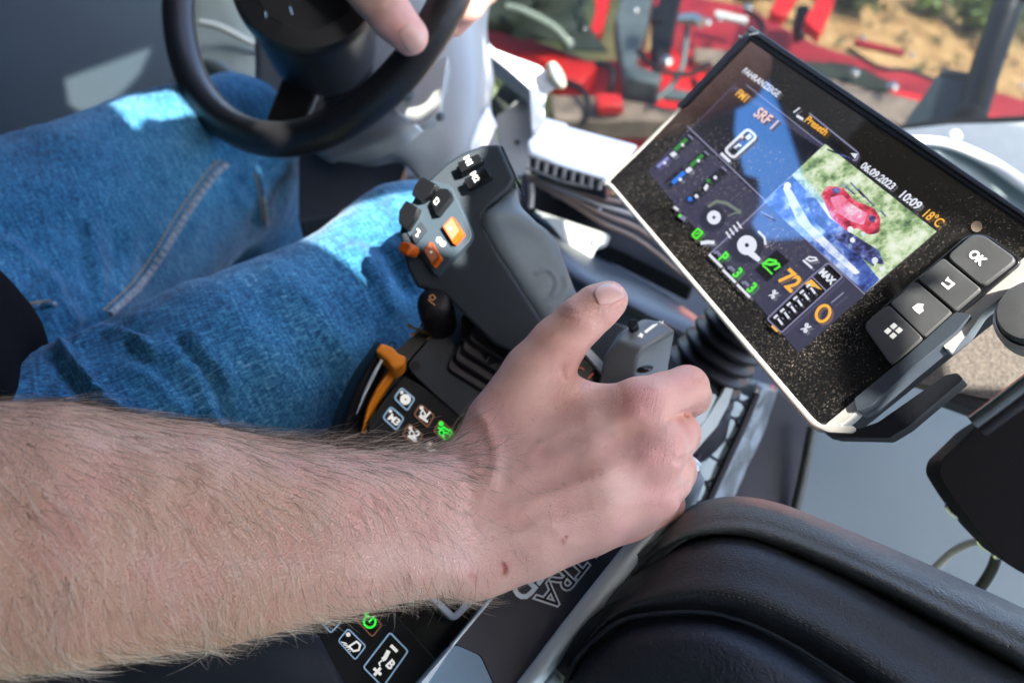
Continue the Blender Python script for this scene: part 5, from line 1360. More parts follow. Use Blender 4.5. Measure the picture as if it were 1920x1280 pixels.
cb = MB(); cb.tube(*pxtube([(1738, 1090, .60), (1752, 1066, .585), (1786, 1034, .565), (1816, 1018, .552), (1842, 1012, .54)], 7.5, 30))
o = cb.build('cable', mat('cream_cable', (.42, .40, .36), .4)); tag(o, 'cream coloured cable bending up to the black control box', 'cable')
cb = MB(); cb.tube(*pxtube([(1870, 1036, .54), (1862, 1062, .55), (1846, 1090, .565), (1824, 1120, .585), (1806, 1150, .6)], 10, 24))
o = cb.build('cable', M['rubber']); tag(o, 'short black cable hanging below the control box', 'cable')
b = MB(); b.tube(*pxtube([(1874, 1024, .535), (1870, 1040, .54)], 11, 5)); b.build('ferrule', M['chrome'], o)
# ------------------------------------------------------------------ the driver: arm, hands, jeans, shirt
def skin_mat():
    m = bpy.data.materials.new('skin'); m.use_nodes = True
    n, l = nodes(m); b = n['Principled BSDF']
    tc = n.new('ShaderNodeTexCoord')
    def noise(s, d, r=.5):
        t = n.new('ShaderNodeTexNoise'); t.inputs['Scale'].default_value = s; t.inputs['Detail'].default_value = d; t.inputs['Roughness'].default_value = r
        l.new(tc.outputs['Object'], t.inputs['Vector']); return t
    def mix(a, c, f, fr=None, mode='MIX'):
        x = n.new('ShaderNodeMix'); x.data_type = 'RGBA'; x.blend_type = mode; x.inputs[0].default_value = f if not hasattr(f, 'links') else 1
        if hasattr(f, 'links'): l.new(f, x.inputs[0])
        for i, v in ((6, a), (7, c)):
            if isinstance(v, tuple): x.inputs[i].default_value = (*v, 1)
            else: l.new(v, x.inputs[i])
        return x.outputs[2]
    def rng(o, a, c, lo, hi):
        r = n.new('ShaderNodeMapRange'); r.inputs[1].default_value = a; r.inputs[2].default_value = c; r.inputs[3].default_value = lo; r.inputs[4].default_value = hi
        l.new(o, r.inputs[0]); return r.outputs[0]
    tan = n.new('ShaderNodeAttribute'); tan.attribute_name = 'tan'
    pink = n.new('ShaderNodeAttribute'); pink.attribute_name = 'pink'
    blood = n.new('ShaderNodeAttribute'); blood.attribute_name = 'blood'
    base = mix((.96, .56, .44), (.74, .41, .265), tan.outputs['Fac'])
    base = mix(base, (.82, .37, .29), rng(noise(42, 5, .6).outputs[0], .46, .72, 0, .55))
    base = mix(base, (.86, .64, .54), rng(noise(95, 4).outputs[0], .52, .8, 0, .22))
    base = mix(base, (.90, .38, .35), pink.outputs['Fac'])
    base = mix(base, (.66, .33, .22), rng(noise(230, 2).outputs[0], .70, .76, 0, .5))
    base = mix(base, (.40, .012, .010), blood.outputs['Fac'])
    l.new(base, b.inputs['Base Color'])
    b.inputs['Subsurface Weight'].default_value = .12; b.inputs['Subsurface Radius'].default_value = (1.0, .35, .2); b.inputs['Subsurface Scale'].default_value = .004
    b.inputs['Specular IOR Level'].default_value = .42
    l.new(rng(noise(120, 3).outputs[0], .3, .7, .28, .42), b.inputs['Roughness'])
    # pores and fine creases
    vo = n.new('ShaderNodeTexVoronoi'); vo.inputs['Scale'].default_value = 900; vo.feature = 'DISTANCE_TO_EDGE'
    wv = n.new('ShaderNodeMix'); wv.data_type = 'VECTOR'; wv.inputs[0].default_value = .004
    l.new(tc.outputs['Object'], wv.inputs[4]); l.new(noise(160, 3).outputs['Color'], wv.inputs[5]); l.new(wv.outputs[1], vo.inputs['Vector'])
    cre = n.new('ShaderNodeAttribute'); cre.attribute_name = 'crease'
    h1 = rng(vo.outputs['Distance'], 0, .10, 0, 1)
    b1 = n.new('ShaderNodeBump'); b1.inputs['Distance'].default_value = .0005; b1.inputs['Strength'].default_value = .85
    l.new(h1, b1.inputs['Height'])
    b2 = n.new('ShaderNodeBump'); b2.inputs['Distance'].default_value = .0009; b2.inputs['Strength'].default_value = .4
    l.new(noise(210, 4, .65).outputs[0], b2.inputs['Height']); l.new(b1.outputs[0], b2.inputs['Normal'])
    # knuckle wrinkles: stretched noise, only where the skin folds
    map_ = n.new('ShaderNodeVectorMath'); map_.operation = 'DOT_PRODUCT'; map_.inputs[1].default_value = tuple(Dw((.85, -.25, .1)))
    l.new(tc.outputs['Object'], map_.inputs[0])
    cx = n.new('ShaderNodeCombineXYZ'); l.new(map_.outputs['Value'], cx.inputs[0])
    sc = n.new('ShaderNodeVectorMath'); sc.operation = 'SCALE'; sc.inputs['Scale'].default_value = .22; l.new(tc.outputs['Object'], sc.inputs[0])
    ad = n.new('ShaderNodeVectorMath'); ad.operation = 'ADD'; l.new(cx.outputs[0], ad.inputs[0]); l.new(sc.outputs[0], ad.inputs[1])
    wn_ = n.new('ShaderNodeTexNoise'); wn_.inputs['Scale'].default_value = 520; wn_.inputs['Detail'].default_value = 3; wn_.inputs['Distortion'].default_value = .3
    l.new(ad.outputs[0], wn_.inputs['Vector'])
    b3 = n.new('ShaderNodeBump'); b3.inputs['Distance'].default_value = .0016
    l.new(wn_.outputs[0], b3.inputs['Height']); l.new(cre.outputs['Fac'], b3.inputs['Strength']); l.new(b2.outputs[0], b3.inputs['Normal'])
    l.new(b3.outputs[0], b.inputs['Normal'])
    return m
M['skin'] = skin_mat()

ulna = [(-420, 1150, .30, 250), (-150, 1075, .325, 205), (150, 1052, .348, 190), (400, 1046, .372, 160), (620, 1030, .392, 125), (790, 1022, .412, 96), (880, 1030, .425, 84)]
radius = [(-420, 1010, .30, 255), (-150, 960, .325, 212), (100, 942, .345, 187), (350, 944, .368, 152), (560, 946, .390, 115), (720, 936, .408, 88), (850, 934, .424, 86)]
meta = {'index': [(900, 925, .430, 76), (1000, 868, .434, 72), (1110, 806, .434, 58), (1204, 760, .432, 50)],
        'middle': [(890, 965, .428, 74), (1000, 930, .424, 72), (1120, 886, .420, 62), (1230, 848, .424, 50)],
        'ring': [(890, 1005, .430, 72), (1000, 985, .424, 70), (1120, 952, .424, 62), (1225, 925, .432, 48)],
        'little': [(890, 1036, .436, 70), (1000, 1016, .434, 62), (1100, 986, .438, 54), (1186, 968, .446, 42)]}
fing = {'index': [(1204, 760, .432, 50), (1245, 742, .438, 44), (1288, 726, .448, 41), (1296, 742, .475, 37), (1262, 772, .505, 33)],
        'middle': [(1230, 848, .424, 50), (1256, 826, .436, 46), (1270, 814, .455, 43), (1266, 826, .48, 38), (1225, 850, .51, 33)],
        'ring': [(1225, 925, .432, 48), (1252, 898, .444, 45), (1263, 884, .462, 42), (1256, 894, .485, 37), (1215, 905, .512, 32)],
        'little': [(1186, 968, .446, 42), (1222, 952, .456, 39), (1246, 942, .470, 37), (1240, 948, .49, 32), (1205, 950, .512, 28)]}
thumb = [(915, 865, .444, 74), (948, 800, .446, 76), (1004, 702, .446, 62), (1046, 645, .444, 52), (1088, 602, .440, 46), (1120, 576, .440, 43), (1141, 563, .441, 37)]
allc = [ulna, radius, thumb] + list(meta.values()) + list(fing.values())
lo, hi = bounds([[p for p in ulna if p[0] > -300], [p for p in radius if p[0] > -300], thumb] + list(meta.values()) + list(fing.values()))
fd = Field(lo, hi, .0017)
fd.chain(ulna, .030); fd.chain(radius, .022)
for c in meta.values(): fd.chain(c, .016)
fd.chain(thumb, .016)
# web between thumb and forefinger, heel of the hand, ball of the thumb
fd.chain([(1000, 770, .452, 46), (1090, 752, .454, 34), (1180, 758, .446, 30)], .016)
fd.chain([(960, 900, .462, 60), (1100, 900, .462, 60), (1180, 890, .465, 48)], .02)
for c in fing.values(): fd.chain(c, .0022)
for k, r in (('index', 40), ('middle', 40), ('ring', 34), ('little', 28)):
    p = meta[k][-1]; fd.chain([(p[0] - 6, p[1], p[2] - .004, r), (p[0] + 8, p[1] - 3, p[2] - .004, r - 4)], .010)
Va, Qa = fd.mesh(); Va = relax(Va, Qa, 3)
strokes = [
    # tendons on the back of the hand
    ([(960, 900), (1080, 842), (1190, 775)], 15, .0007), ([(960, 950), (1100, 900), (1215, 858)], 14, .0008), ([(960, 995), (1100, 962), (1210, 930)], 13, .0006),
    ([(980, 930), (1100, 872), (1200, 812)], 20, -.0007), ([(980, 975), (1100, 930), (1205, 895)], 18, -.0006), ([(1000, 1018), (1100, 985), (1180, 962)], 16, -.0005),
    # veins
    ([(905, 985), (960, 968), (1030, 985), (1075, 978)], 6, .0006), ([(1030, 985), (1080, 1020), (1130, 1010)], 5, .0006), ([(1000, 840), (1060, 812), (1130, 830), (1160, 810)], 5, .0006),
    # valleys between the knuckles and beside the fingers
    ([(1254, 788), (1280, 777), (1322, 765)], 5, -.0026), ([(1270, 866), (1290, 858), (1312, 850)], 5, -.0018), ([(1258, 932), (1276, 918), (1294, 906)], 5, -.0014),
   
    # web fold and thumb creases
    ([(1012, 716), (1040, 704), (1058, 690)], 7, -.0010), ([(1062, 712), (1054, 690), (1066, 676)], 5, -.0008), ([(1152, 712), (1166, 740), (1162, 764)], 5, -.0006),
    ([(1050, 592), (1076, 600), (1098, 606)], 4, -.0008), ([(1056, 580), (1084, 588), (1104, 597)], 3, -.0006), ([(1064, 606), (1082, 612), (1092, 618)], 3, -.0005), ([(1078, 590), (1090, 600)], 16, .0009),
    # wrist and forearm shape
    ([(862, 850), (885, 905), (880, 960)], 16, -.0012), ([(905, 780), (930, 840), (925, 900)], 14, .0014), ([(780, 1085), (830, 1070), (870, 1078)], 22, .0022),
    ([(300, 900), (500, 915), (700, 905), (860, 900)], 40, .0012), ([(350, 1000), (560, 1005), (760, 990)], 34, -.0012)]
Va = sculpt(Va, Qa, strokes)
# nail bed: sink a flat for the thumbnail
nail_c = np.array([1142, 548.0])
# ------- left hand on the wheel
th2 = [(560, -170, .72, 80), (640, -95, .70, 62), (700, -15, .69, 47), (736, 34, .688, 42), (768, 68, .692, 36)]
idx2 = [(660, -190, .70, 62), (770, -130, .70, 50), (852, -62, .715, 46), (872, 4, .735, 39), (850, 42, .752, 28)]
mid2 = [(680, -230, .71, 62), (800, -160, .70, 48), (880, -70, .72, 42), (905, -30, .735, 38), (880, 0, .765, 30)]
palm2 = [(480, -330, .74, 110), (580, -220, .72, 96), (660, -190, .71, 70)]
arm2 = [(520, -900, .63, 150), (480, -330, .74, 110)]
lo, hi = bounds([th2, idx2, mid2, palm2, arm2])
fd = Field(lo, hi, .0026)
for c, k in ((arm2, .03), (palm2, .03), (th2, .012), (idx2, .008), (mid2, .006)): fd.chain(c, k)
Vb, Qb = fd.mesh(); Vb = relax(Vb, Qb, 3)
Vb = sculpt(Vb, Qb, [([(686, 20), (706, 8), (728, -8)], 4, -.0010), ([(692, 34), (712, 22), (734, 6)], 4, -.0008)])
V = np.vstack([Va, Vb]); Q = np.vstack([Qa, Qb + len(Va)])
person = fast_mesh('person', V, Q, M['skin'])
tag(person, 'driver in blue jeans with a bare hairy forearm and one hand on the steering wheel', 'person')
X, Y, Dd = to_px(V); isa = np.arange(len(V)) < len(Va)
tan = np.clip((900 - X) / 380, 0, 1) * isa
pk = np.zeros(len(V))
for x, y, r, a in [(1208, 752, 46, .75), (1222, 848, 50, .6), (1235, 930, 44, .45), (1286, 716, 34, .5), (1290, 806, 34, .4), (1080, 590, 32, .4), (930, 800, 60, .35), (1180, 1000, 50, .25), (1150, 560, 34, .35), (1060, 900, 60, .2), (760, 60, 50, .5), (860, 20, 50, .4)]:
    pk = np.maximum(pk, a * np.exp(-((X - x) ** 2 + (Y - y) ** 2) / r ** 2))
bl = np.zeros(len(V))
for pts, w in [([(945, 1058), (949, 1066), (947, 1074)], 4.5), ([(1054, 1018), (1058, 1010), (1061, 1006)], 2.6), ([(884, 1078), (890, 1084)], 9)]:
    k = np.exp(-(seg_dist(X, Y, pts) / w) ** 2); bl = np.maximum(bl, k * (1 if w < 6 else .35))
cz = np.zeros(len(V))
for x, y, r, a in [(1205, 752, 46, .8), (1225, 850, 46, .6), (1082, 598, 26, .8), (1050, 700, 36, .6), (1230, 930, 40, .5), (1160, 730, 30, .6), (900, 850, 60, .35), (710, 10, 40, .7)]:
    cz = np.maximum(cz, a * np.exp(-((X - x) ** 2 + (Y - y) ** 2) / r ** 2))
point_attr(person, 'tan', tan); point_attr(person, 'pink', pk); point_attr(person, 'blood', bl * isa); point_attr(person, 'crease', cz)

# nails draped on the finger tips
tree = BVHTree.FromPolygons([Vector(v) for v in V], [list(map(int, q)) for q in Q])
M['nail'] = mat('fingernail', (.72, .42, .35), .34, var=.06, vscale=200)
nodes(M['nail'])[0]['Principled BSDF'].inputs['Subsurface Weight'].default_value = .1; nodes(M['nail'])[0]['Principled BSDF'].inputs['Subsurface Scale'].default_value = .003
def nail(tip, base, w, lift):
    """plate from base to tip (pixels), w half width px, draped on the skin"""
    t, b_ = np.array(tip, float), np.array(base, float); d = t - b_; L = np.linalg.norm(d); d /= L; nn = np.array([-d[1], d[0]])
    nu, nv = 15, 13; V_ = []; ok = True
    for i in range(nv):
        v = i / (nv - 1)
        ww = w * (1 - .30 * (1 - v) ** 3) * math.sqrt(max(0, 1 - max(0, (v - .72) / .28) ** 2 * .75)) * math.sqrt(max(.0, 1 - max(0, (.25 - v) / .25) ** 2 * .6))
        for j in range(nu):
            u = j / (nu - 1) * 2 - 1
            p = b_ + d * L * v + nn * ww * u
            q = drape(p[0], p[1], lift * (1 - .75 * abs(u) ** 3) * (.55 + .45 * v), tree)
            if q is None: q = V_[-1]
            V_.append(q)
    Fs = [[i * nu + j, i * nu + j + 1, (i + 1) * nu + j + 1, (i + 1) * nu + j] for i in range(nv - 1) for j in range(nu - 1)]
    Vn = relax(np.array(V_), np.array(Fs), 1, .4)
    o = mesh_obj('fingernail', Vn, Fs, M['nail'], person, None, 60)
    md = o.modifiers.new('thick', 'SOLIDIFY'); md.thickness = .0006; md.offset = 0
    return o
nail((1172, 534), (1116, 561), 22, .0010)
nail((787, 92), (757, 50), 22, .0012)

# ------- hair on the forearm
def grow(name, n_hair, color, seed, lmin, lmax, rad, bright):
    rg = np.random.default_rng(seed)
    T = np.vstack([Qa[:, [0, 1, 2]], Qa[:, [0, 2, 3]]])
    Cc = Va[T].mean(1); cx, cy, cd = to_px(Cc)
    area = np.linalg.norm(np.cross(Va[T[:, 1]] - Va[T[:, 0]], Va[T[:, 2]] - Va[T[:, 0]]), axis=1)
    N = vnormals(Va, Qa)
    Nt = N[T].mean(1); vw = CAM - Cc; vw /= np.linalg.norm(vw, axis=1)[:, None]
    face = (Nt * vw).sum(1)
    dens = np.clip((960 - cx) / 130, 0, 1) * np.clip((cy - 815 + np.maximum(0, 860 - cx) * 5) / 30, 0, 1) + .32 * np.clip((1120 - cx) / 160, 0, 1) * (cy > 760 + np.maximum(0, cx - 950) * .0) * np.clip((cy - 840) / 90, 0, 1)
    dens *= (face > -.55) * (cx > -140)
    yt = np.interp(cx, [0, 200, 400, 550, 700, 850, 1000], [750, 765, 800, 835, 848, 845, 860]); yb = np.interp(cx, [0, 150, 300, 450, 600, 750, 950], [1245, 1240, 1215, 1185, 1150, 1125, 1105])
    t = np.clip((cy - yt) / (yb - yt), 0, 1)
    if bright == 0: dens *= .22 + 1.3 * np.clip(1 - t * 1.9, 0, 1) + .30 * np.clip((t - .75) / .25, 0, 1)
    pr = area * dens; pr = np.clip(pr, 0, None); pr /= pr.sum()
    pick = rg.choice(len(T), n_hair, p=pr)
    w = rg.dirichlet([1, 1, 1], n_hair)
    root = (Va[T[pick]] * w[:, :, None]).sum(1); nr = Nt[pick]; tt = t[pick]; rx = cx[pick]
    ang = np.radians(np.interp(tt, [0, .25, .5, .8, 1], [8, 34, 62, 78, 60]) + rg.normal(0, 13, n_hair) + 14 * np.sin(rx / 60 + tt * 7))
    dirc = np.stack([np.cos(ang), -np.sin(ang), np.zeros(n_hair)], 1) @ RW.T
    tang = dirc - nr * (dirc * nr).sum(1)[:, None]; tang /= np.linalg.norm(tang, axis=1)[:, None] + 1e-9
    side = np.cross(nr, tang)
    edge = np.exp(-(tt / .08) ** 2) * np.clip((rx - 350) / 250, 0, 1)
    Ln = rg.uniform(lmin, lmax, n_hair) * (.75 + .5 * rg.random(n_hair)) * (1 + .75 * edge)
    Ln *= np.where(rx > 900, .5, 1)
    K = 6; s = np.linspace(0, 1, K)
    lift = rg.uniform(.10, .32, n_hair) + .42 * edge * rg.random(n_hair)
    bend = rg.normal(0, .22 if bright == 0 else .10, n_hair) + .5 * edge * rg.normal(0, 1, n_hair)
    pts = root[:, None, :] + tang[:, None, :] * (Ln[:, None] * s)[..., None] + nr[:, None, :] * (Ln[:, None] * lift[:, None] * (s * 1.2 - .75 * s ** 2))[..., None] + side[:, None, :] * (Ln[:, None] * bend[:, None] * s ** 2)[..., None]
    hc = bpy.data.hair_curves.new(name); hc.add_curves([K] * n_hair)
    hc.attributes['position'].data.foreach_set('vector', pts.astype(np.float32).ravel())
    ra = hc.attributes.new('radius', 'FLOAT', 'POINT')
    ra.data.foreach_set('value', (rad * np.clip(1.0 - .75 * s, .15, 1)[None, :] * rg.uniform(.6, 1.2, n_hair)[:, None]).astype(np.float32).ravel())
    hm = bpy.data.materials.new(name); hm.use_nodes = True
    b = hm.node_tree.nodes['Principled BSDF']; b.inputs['Base Color'].default_value = (*color, 1); b.inputs['Roughness'].default_value = .4
    hc.materials.append(hm)
    o = bpy.data.objects.new(name, hc); put(o, person); o['kind'] = 'stuff'
    return o
grow('dark_arm_hair', 2700, (.14, .082, .045), 11, .008, .021, .00006, 0)
grow('fair_arm_hair', 2200, (.88, .74, .56), 12, .011, .023, .000055, 1)

# ------- jeans
def denim():
    m = bpy.data.materials.new('blue_denim'); m.use_nodes = True
    n, l = nodes(m); b = n['Principled BSDF']; b.inputs['Roughness'].default_value = .85; b.inputs['Specular IOR Level'].default_value = .2
    b.inputs['Sheen Weight'].default_value = .15
    tc = n.new('ShaderNodeTexCoord')
    A_ = Dw((.86, .46, -.25)); B_ = np.cross(A_, Dw((0, .2, 1))); B_ /= np.linalg.norm(B_); C_ = np.cross(A_, B_)
    def coord(sa, sb, sc_):
        c = n.new('ShaderNodeCombineXYZ')
        for i, (v, s_) in enumerate(((A_, sa), (B_, sb), (C_, sc_))):
            d = n.new('ShaderNodeVectorMath'); d.operation = 'DOT_PRODUCT'; d.inputs[1].default_value = tuple(v * s_)
            l.new(tc.outputs['Object'], d.inputs[0]); l.new(d.outputs['Value'], c.inputs[i])
        return c.outputs[0]
    def noise(vec, s, d, r=.5):
        t = n.new('ShaderNodeTexNoise'); t.inputs['Scale'].default_value = s; t.inputs['Detail'].default_value = d; t.inputs['Roughness'].default_value = r
        l.new(vec, t.inputs['Vector']); return t.outputs[0]
    slub = noise(coord(60, 600, 600), 1, 3); weave = noise(coord(500, 900, 900), 1, 2); cross = noise(coord(520, 70, 70), 1, 2); fade = noise(tc.outputs['Object'], 7, 4, .55)
    def mth(op, a, c):
        x = n.new('ShaderNodeMath'); x.operation = op
        for i, v in ((0, a), (1, c)):
            if isinstance(v, (int, float)): x.inputs[i].default_value = v
            else: l.new(v, x.inputs[i])
        return x.outputs[0]
    th = mth('ADD', mth('MULTIPLY', slub, .42), mth('ADD', mth('MULTIPLY', weave, .3), mth('MULTIPLY', cross, .28)))
    tot = mth('ADD', mth('MULTIPLY', th, .72), mth('MULTIPLY', fade, .28))
    r = n.new('ShaderNodeValToRGB'); e = r.color_ramp.elements
    e[0].position = .38; e[0].color = (.009, .036, .080, 1); e[1].position = .70; e[1].color = (.52, .63, .68, 1)
    k = e.new(.495); k.color = (.023, .140, .285, 1); k = e.new(.585); k.color = (.085, .31, .50, 1)
    l.new(tot, r.inputs[0]); l.new(r.outputs[0], b.inputs['Base Color'])
    bn = n.new('ShaderNodeBump'); bn.inputs['Strength'].default_value = .5; bn.inputs['Distance'].default_value = .001
    l.new(th, bn.inputs['Height']); l.new(bn.outputs[0], b.inputs['Normal'])
    return m
M['denim'] = denim()
rth = [(-320, 1040, .50, 300), (60, 955, .53, 280), (240, 850, .57, 240), (425, 726, .61, 205), (600, 628, .665, 176), (700, 560, .70, 158), (772, 496, .735, 142)]
rsh = [(772, 496, .735, 142), (800, 560, .84, 112), (815, 640, 1.0, 88), (830, 760, 1.25, 68)]
lth = [(-320, 700, .62, 260), (-60, 510, .73, 212), (130, 420, .80, 182), (280, 336, .88, 150), (390, 280, .94, 126), (440, 262, .965, 112)]
lsh = [(440, 262, .965, 112), (468, 330, 1.04, 100), (498, 430, 1.14, 88), (540, 560, 1.32, 74)]
lin = [(60, 560, .74, 150), (200, 500, .84, 140), (320, 430, .93, 118), (430, 340, 1.0, 96)]
lap = [(-320, 860, .58, 260), (0, 690, .66, 180), (120, 640, .70, 120)]
lo, hi = bounds([[p for p in rth if p[0] > -200], rsh, [p for p in lth if p[0] > -200], lsh, lap[1:]])
fd = Field(lo, hi, .0042)
for c in (rth, rsh, lth, lsh): fd.chain(c, .02)
fd.chain(lin, .06)
fd.chain(lap, .05)
Vj, Qj = fd.mesh(); Vj = relax(Vj, Qj, 3)
folds = [([(115, 650), (150, 700), (190, 745), (240, 790)], 11, .0075), ([(100, 672), (140, 720), (180, 770)], 11, -.006), ([(150, 640), (200, 618), (250, 632), (290, 668)], 12, .006), ([(140, 622), (200, 604), (262, 616)], 10, -.005),
         ([(335, 640), (370, 675), (400, 715), (428, 780)], 10, -.0065), ([(318, 650), (352, 690), (384, 740), (405, 800)], 14, .004), ([(362, 640), (398, 680), (428, 722)], 14, .003),
         ([(250, 690), (300, 720), (340, 770)], 16, .004), ([(240, 650), (290, 690), (330, 740)], 12, -.003),
         ([(20, 450), (70, 500), (110, 560), (140, 610)], 14, .004), ([(170, 420), (180, 490), (200, 560)], 12, .0035), ([(150, 430), (160, 500), (176, 570)], 10, -.0035), ([(215, 440), (215, 500), (210, 560)], 11, -.003), ([(250, 430), (240, 500), (220, 570)], 12, .003),
         ([(0, 420), (60, 470), (120, 520)], 12, -.003), ([(230, 330), (290, 420), (310, 480)], 14, .003), ([(60, 560), (100, 520), (90, 600)], 12, .004),
         ([(690, 440), (735, 480), (765, 540)], 14, -.005), ([(660, 470), (710, 520), (740, 580)], 18, .004), ([(740, 380), (762, 430), (760, 480)], 14, .004), ([(700, 380), (740, 430), (770, 470)], 10, -.004),
         ([(470, 540), (540, 620), (580, 700)], 26, -.0025), ([(520, 500), (600, 580), (650, 660)], 26, .0025),
         ([(470, 380), (490, 360), (500, 400)], 10, .006), ([(450, 330), (470, 372), (480, 420)], 8, -.006), ([(430, 310), (440, 360), (470, 400)], 10, .005), ([(250, 170), (290, 200), (300, 230)], 10, -.004), ([(305, 160), (330, 200), (352, 220)], 9, .005)]
Vj = sculpt(Vj, Qj, folds)
Nj = vnormals(Vj, Qj)
am = np.array([mnoise.fractal(Vector(v * 11), .7, 2.0, 4) for v in Vj]) * .0032
Vj = Vj + Nj * am[:, None]
jeans = fast_mesh('jeans', Vj, Qj, M['denim'], person)
jt = BVHTree.FromPolygons([Vector(v) for v in Vj], [list(map(int, q)) for q in Qj])
M['seam'] = mat('faded_seam', (.30, .35, .40), .85, bump=.6, bscale=700, var=.4, vscale=300)
M['thread'] = mat('tan_thread', (.50, .40, .27), .8)
def seam(pts, w, name='seam'):
    q = cr(pts, 60); W = [drape(a[0], a[1], .0014, jt) for a in q]; W = [x for x in W if x is not None]
    if len(W) < 8: return
    W = relax_line(np.array(W)); r = [S(w, to_px(x)[2]) for x in W]
    b = MB(); b.tube(W, r, 8); o = b.build(name, M['seam'], jeans); 
    b = MB()
    q2 = cr([(x - w * 1.5, y - w * 1.2) for x, y in pts], 200)
    for i in range(0, 196, 4):
        a = [drape(q2[j][0], q2[j][1], .0016, jt) for j in (i, i + 2)]
        if all(x is not None for x in a): b.tube(a, .0010, 5)
    b.build('stitching', M['thread'], o)
    b = MB()
    for i in range(3, len(W) - 3, 2):
        t = W[i + 1] - W[i - 1]; t /= np.linalg.norm(t); vd = CAM - W[i]; vd /= np.linalg.norm(vd); sd = np.cross(t, vd); sd /= np.linalg.norm(sd)
        b.tube([W[i] + vd * r[i] * .75 - sd * r[i] * .75, W[i] + vd * r[i] * 1.03, W[i] + vd * r[i] * .75 + sd * r[i] * .75], r[i] * .28, 5)
    b.build('seam_pucker', M['denim'], o)
def relax_line(W):
    for _ in range(4): W[1:-1] = .5 * W[1:-1] + .25 * (W[:-2] + W[2:])
    return W
seam([(206, 590), (262, 536), (310, 466), (350, 400), (400, 330), (424, 308)], 7.5)
seam([(40, 590), (66, 575), (104, 570)], 5)
seam([(486, 330), (494, 370), (500, 420)], 5)

# ------- dark shirt at the left edge
srt = [(-420, 520, .5, 260), (-160, 610, .52, 175), (-64, 640, .54, 120)]
srt2 = [(-420, 820, .42, 280), (-170, 760, .47, 190), (-70, 690, .52, 118)]
lo, hi = bounds([srt, srt2])
RS, LS, HP = np.array([-.44, -.16, 2.40]), np.array([-.86, .12, 2.42]), np.array([-.66, .02, 1.92])
LE = np.array([-.90, .62, 2.36]); RE = P(-440, 1085, .30); LW = P(520, -900, .63)
lo = np.minimum(lo, np.min([RS, LS, HP, LE, RE, LW], 0) - .22); hi = np.maximum(hi, np.max([RS, LS, HP, LE, RE, LW], 0) + .2)
fd = Field(lo, hi, .0085); fd.chain(srt, .04); fd.chain(srt2, .04)
fd.cone(RS, RE, .075, .056, .03); fd.cone(LS, LE, .075, .056, .03); fd.cone(LE, LE * .6 + LW * .4, .056, .058, .03)
fd.cone(RS, LS, .085, .085, .05); fd.cone((RS + LS) / 2, HP, .16, .15, .08); fd.cone(RS, HP, .09, .12, .08); fd.cone(LS, HP, .09, .12, .08)
Vs, Qs = fd.mesh(); Vs = relax(Vs, Qs, 3)
fast_mesh('shirt', Vs, Qs, mat('black_shirt', (.006, .006, .008), .95, bump=.5, bscale=600, spec=.05), person)
# ------------------------------------------------------------------ steering wheel
NW = np.array([-.517, .094, .851]); wc = P(583.4, -110.4, .803); nw = Dw(NW)
sw = empty('steering_wheel', 'worn black steering wheel with a cupped hub and the left hand on its rim', 'steering wheel', wc)
x = np.cross(nw, [0, 0, 1.0]); x /= np.linalg.norm(x); y = np.cross(nw, x)
V = []; Fs = []; NR, NT_ = 120, 20
for i in range(NR):
    t = 2 * math.pi * i / NR; rd = x * math.cos(t) + y * math.sin(t)
    for j in range(NT_):
        p = 2 * math.pi * j / NT_
        V.append(wc + rd * (.19 + .0168 * math.cos(p)) + nw * .0165 * math.sin(p))
for i in range(NR):
    for j in range(NT_):
        Fs.append([i * NT_ + j, ((i + 1) % NR) * NT_ + j, ((i + 1) % NR) * NT_ + (j + 1) % NT_, i * NT_ + (j + 1) % NT_])
mesh_obj('rim', V, Fs, M['wheelrim'], sw, None, 80)
# hub cup
h0, h1 = P(574, -34, .735), P(606, 92, .86); ax = h0 - h1; L = np.linalg.norm(ax); ax /= L
b = MB(); b.lathe(h1, ax, [(.030, -.02), (.048, -.004), (.053, .01), (.060, L * .75), (.061, L * .86), (.058, L * .87), (.058, L * .89), (.0635, L * .90), (.064, L * .98), (.061, L * 1.02), (.045, L * 1.03), (.043, L * 1.0), (.02, L * 1.0)], 56)
b.build('hub', mat('satin_black_hub', (.012, .014, .018), .34, bump=.2, bscale=1400, var=.1), sw, smooth=40)
hp_ = Plane(0, 0, 1, (0, 0, 1)); hp_.o = h1 + ax * (L * 1.034); hp_.n = ax
b = MB(); b.strip(hp_, [(498, 22), (500, 34)], 2.5, .0006); b.strip(hp_, [(544, 14), (548, 28)], 3, .0006); b.build('tick_mark', M['inkblue'], sw)
b = MB(); b.tube([h1 - ax * .01, h1 - ax * .08, h1 - ax * .16], [.05, .042, .04], 28); b.build('column_tube', M['black'], sw)
# spoke
sp0, sp1 = P(566, 138, .88), P(528, 246, .845)
PSp = Plane(545, 190, .862, (-.3, .05, .95))
b = MB(); b.prism(PSp, round_poly([(528, 142), (552, 130), (600, 142), (604, 158), (572, 232), (500, 246), (496, 224)], 8), .022, 0); b.build('spoke', mat('dark_brown_spoke', (.030, .026, .024), .3, var=.2, vscale=40), sw, .005, 4)
b = MB(); b.prism(PSp, round_poly([(530, 140), (552, 128), (584, 136), (570, 150), (536, 150)], 5), .02, .004); b.build('spoke_boss', mat('grey_boss', (.10, .115, .125), .3), sw, .003)
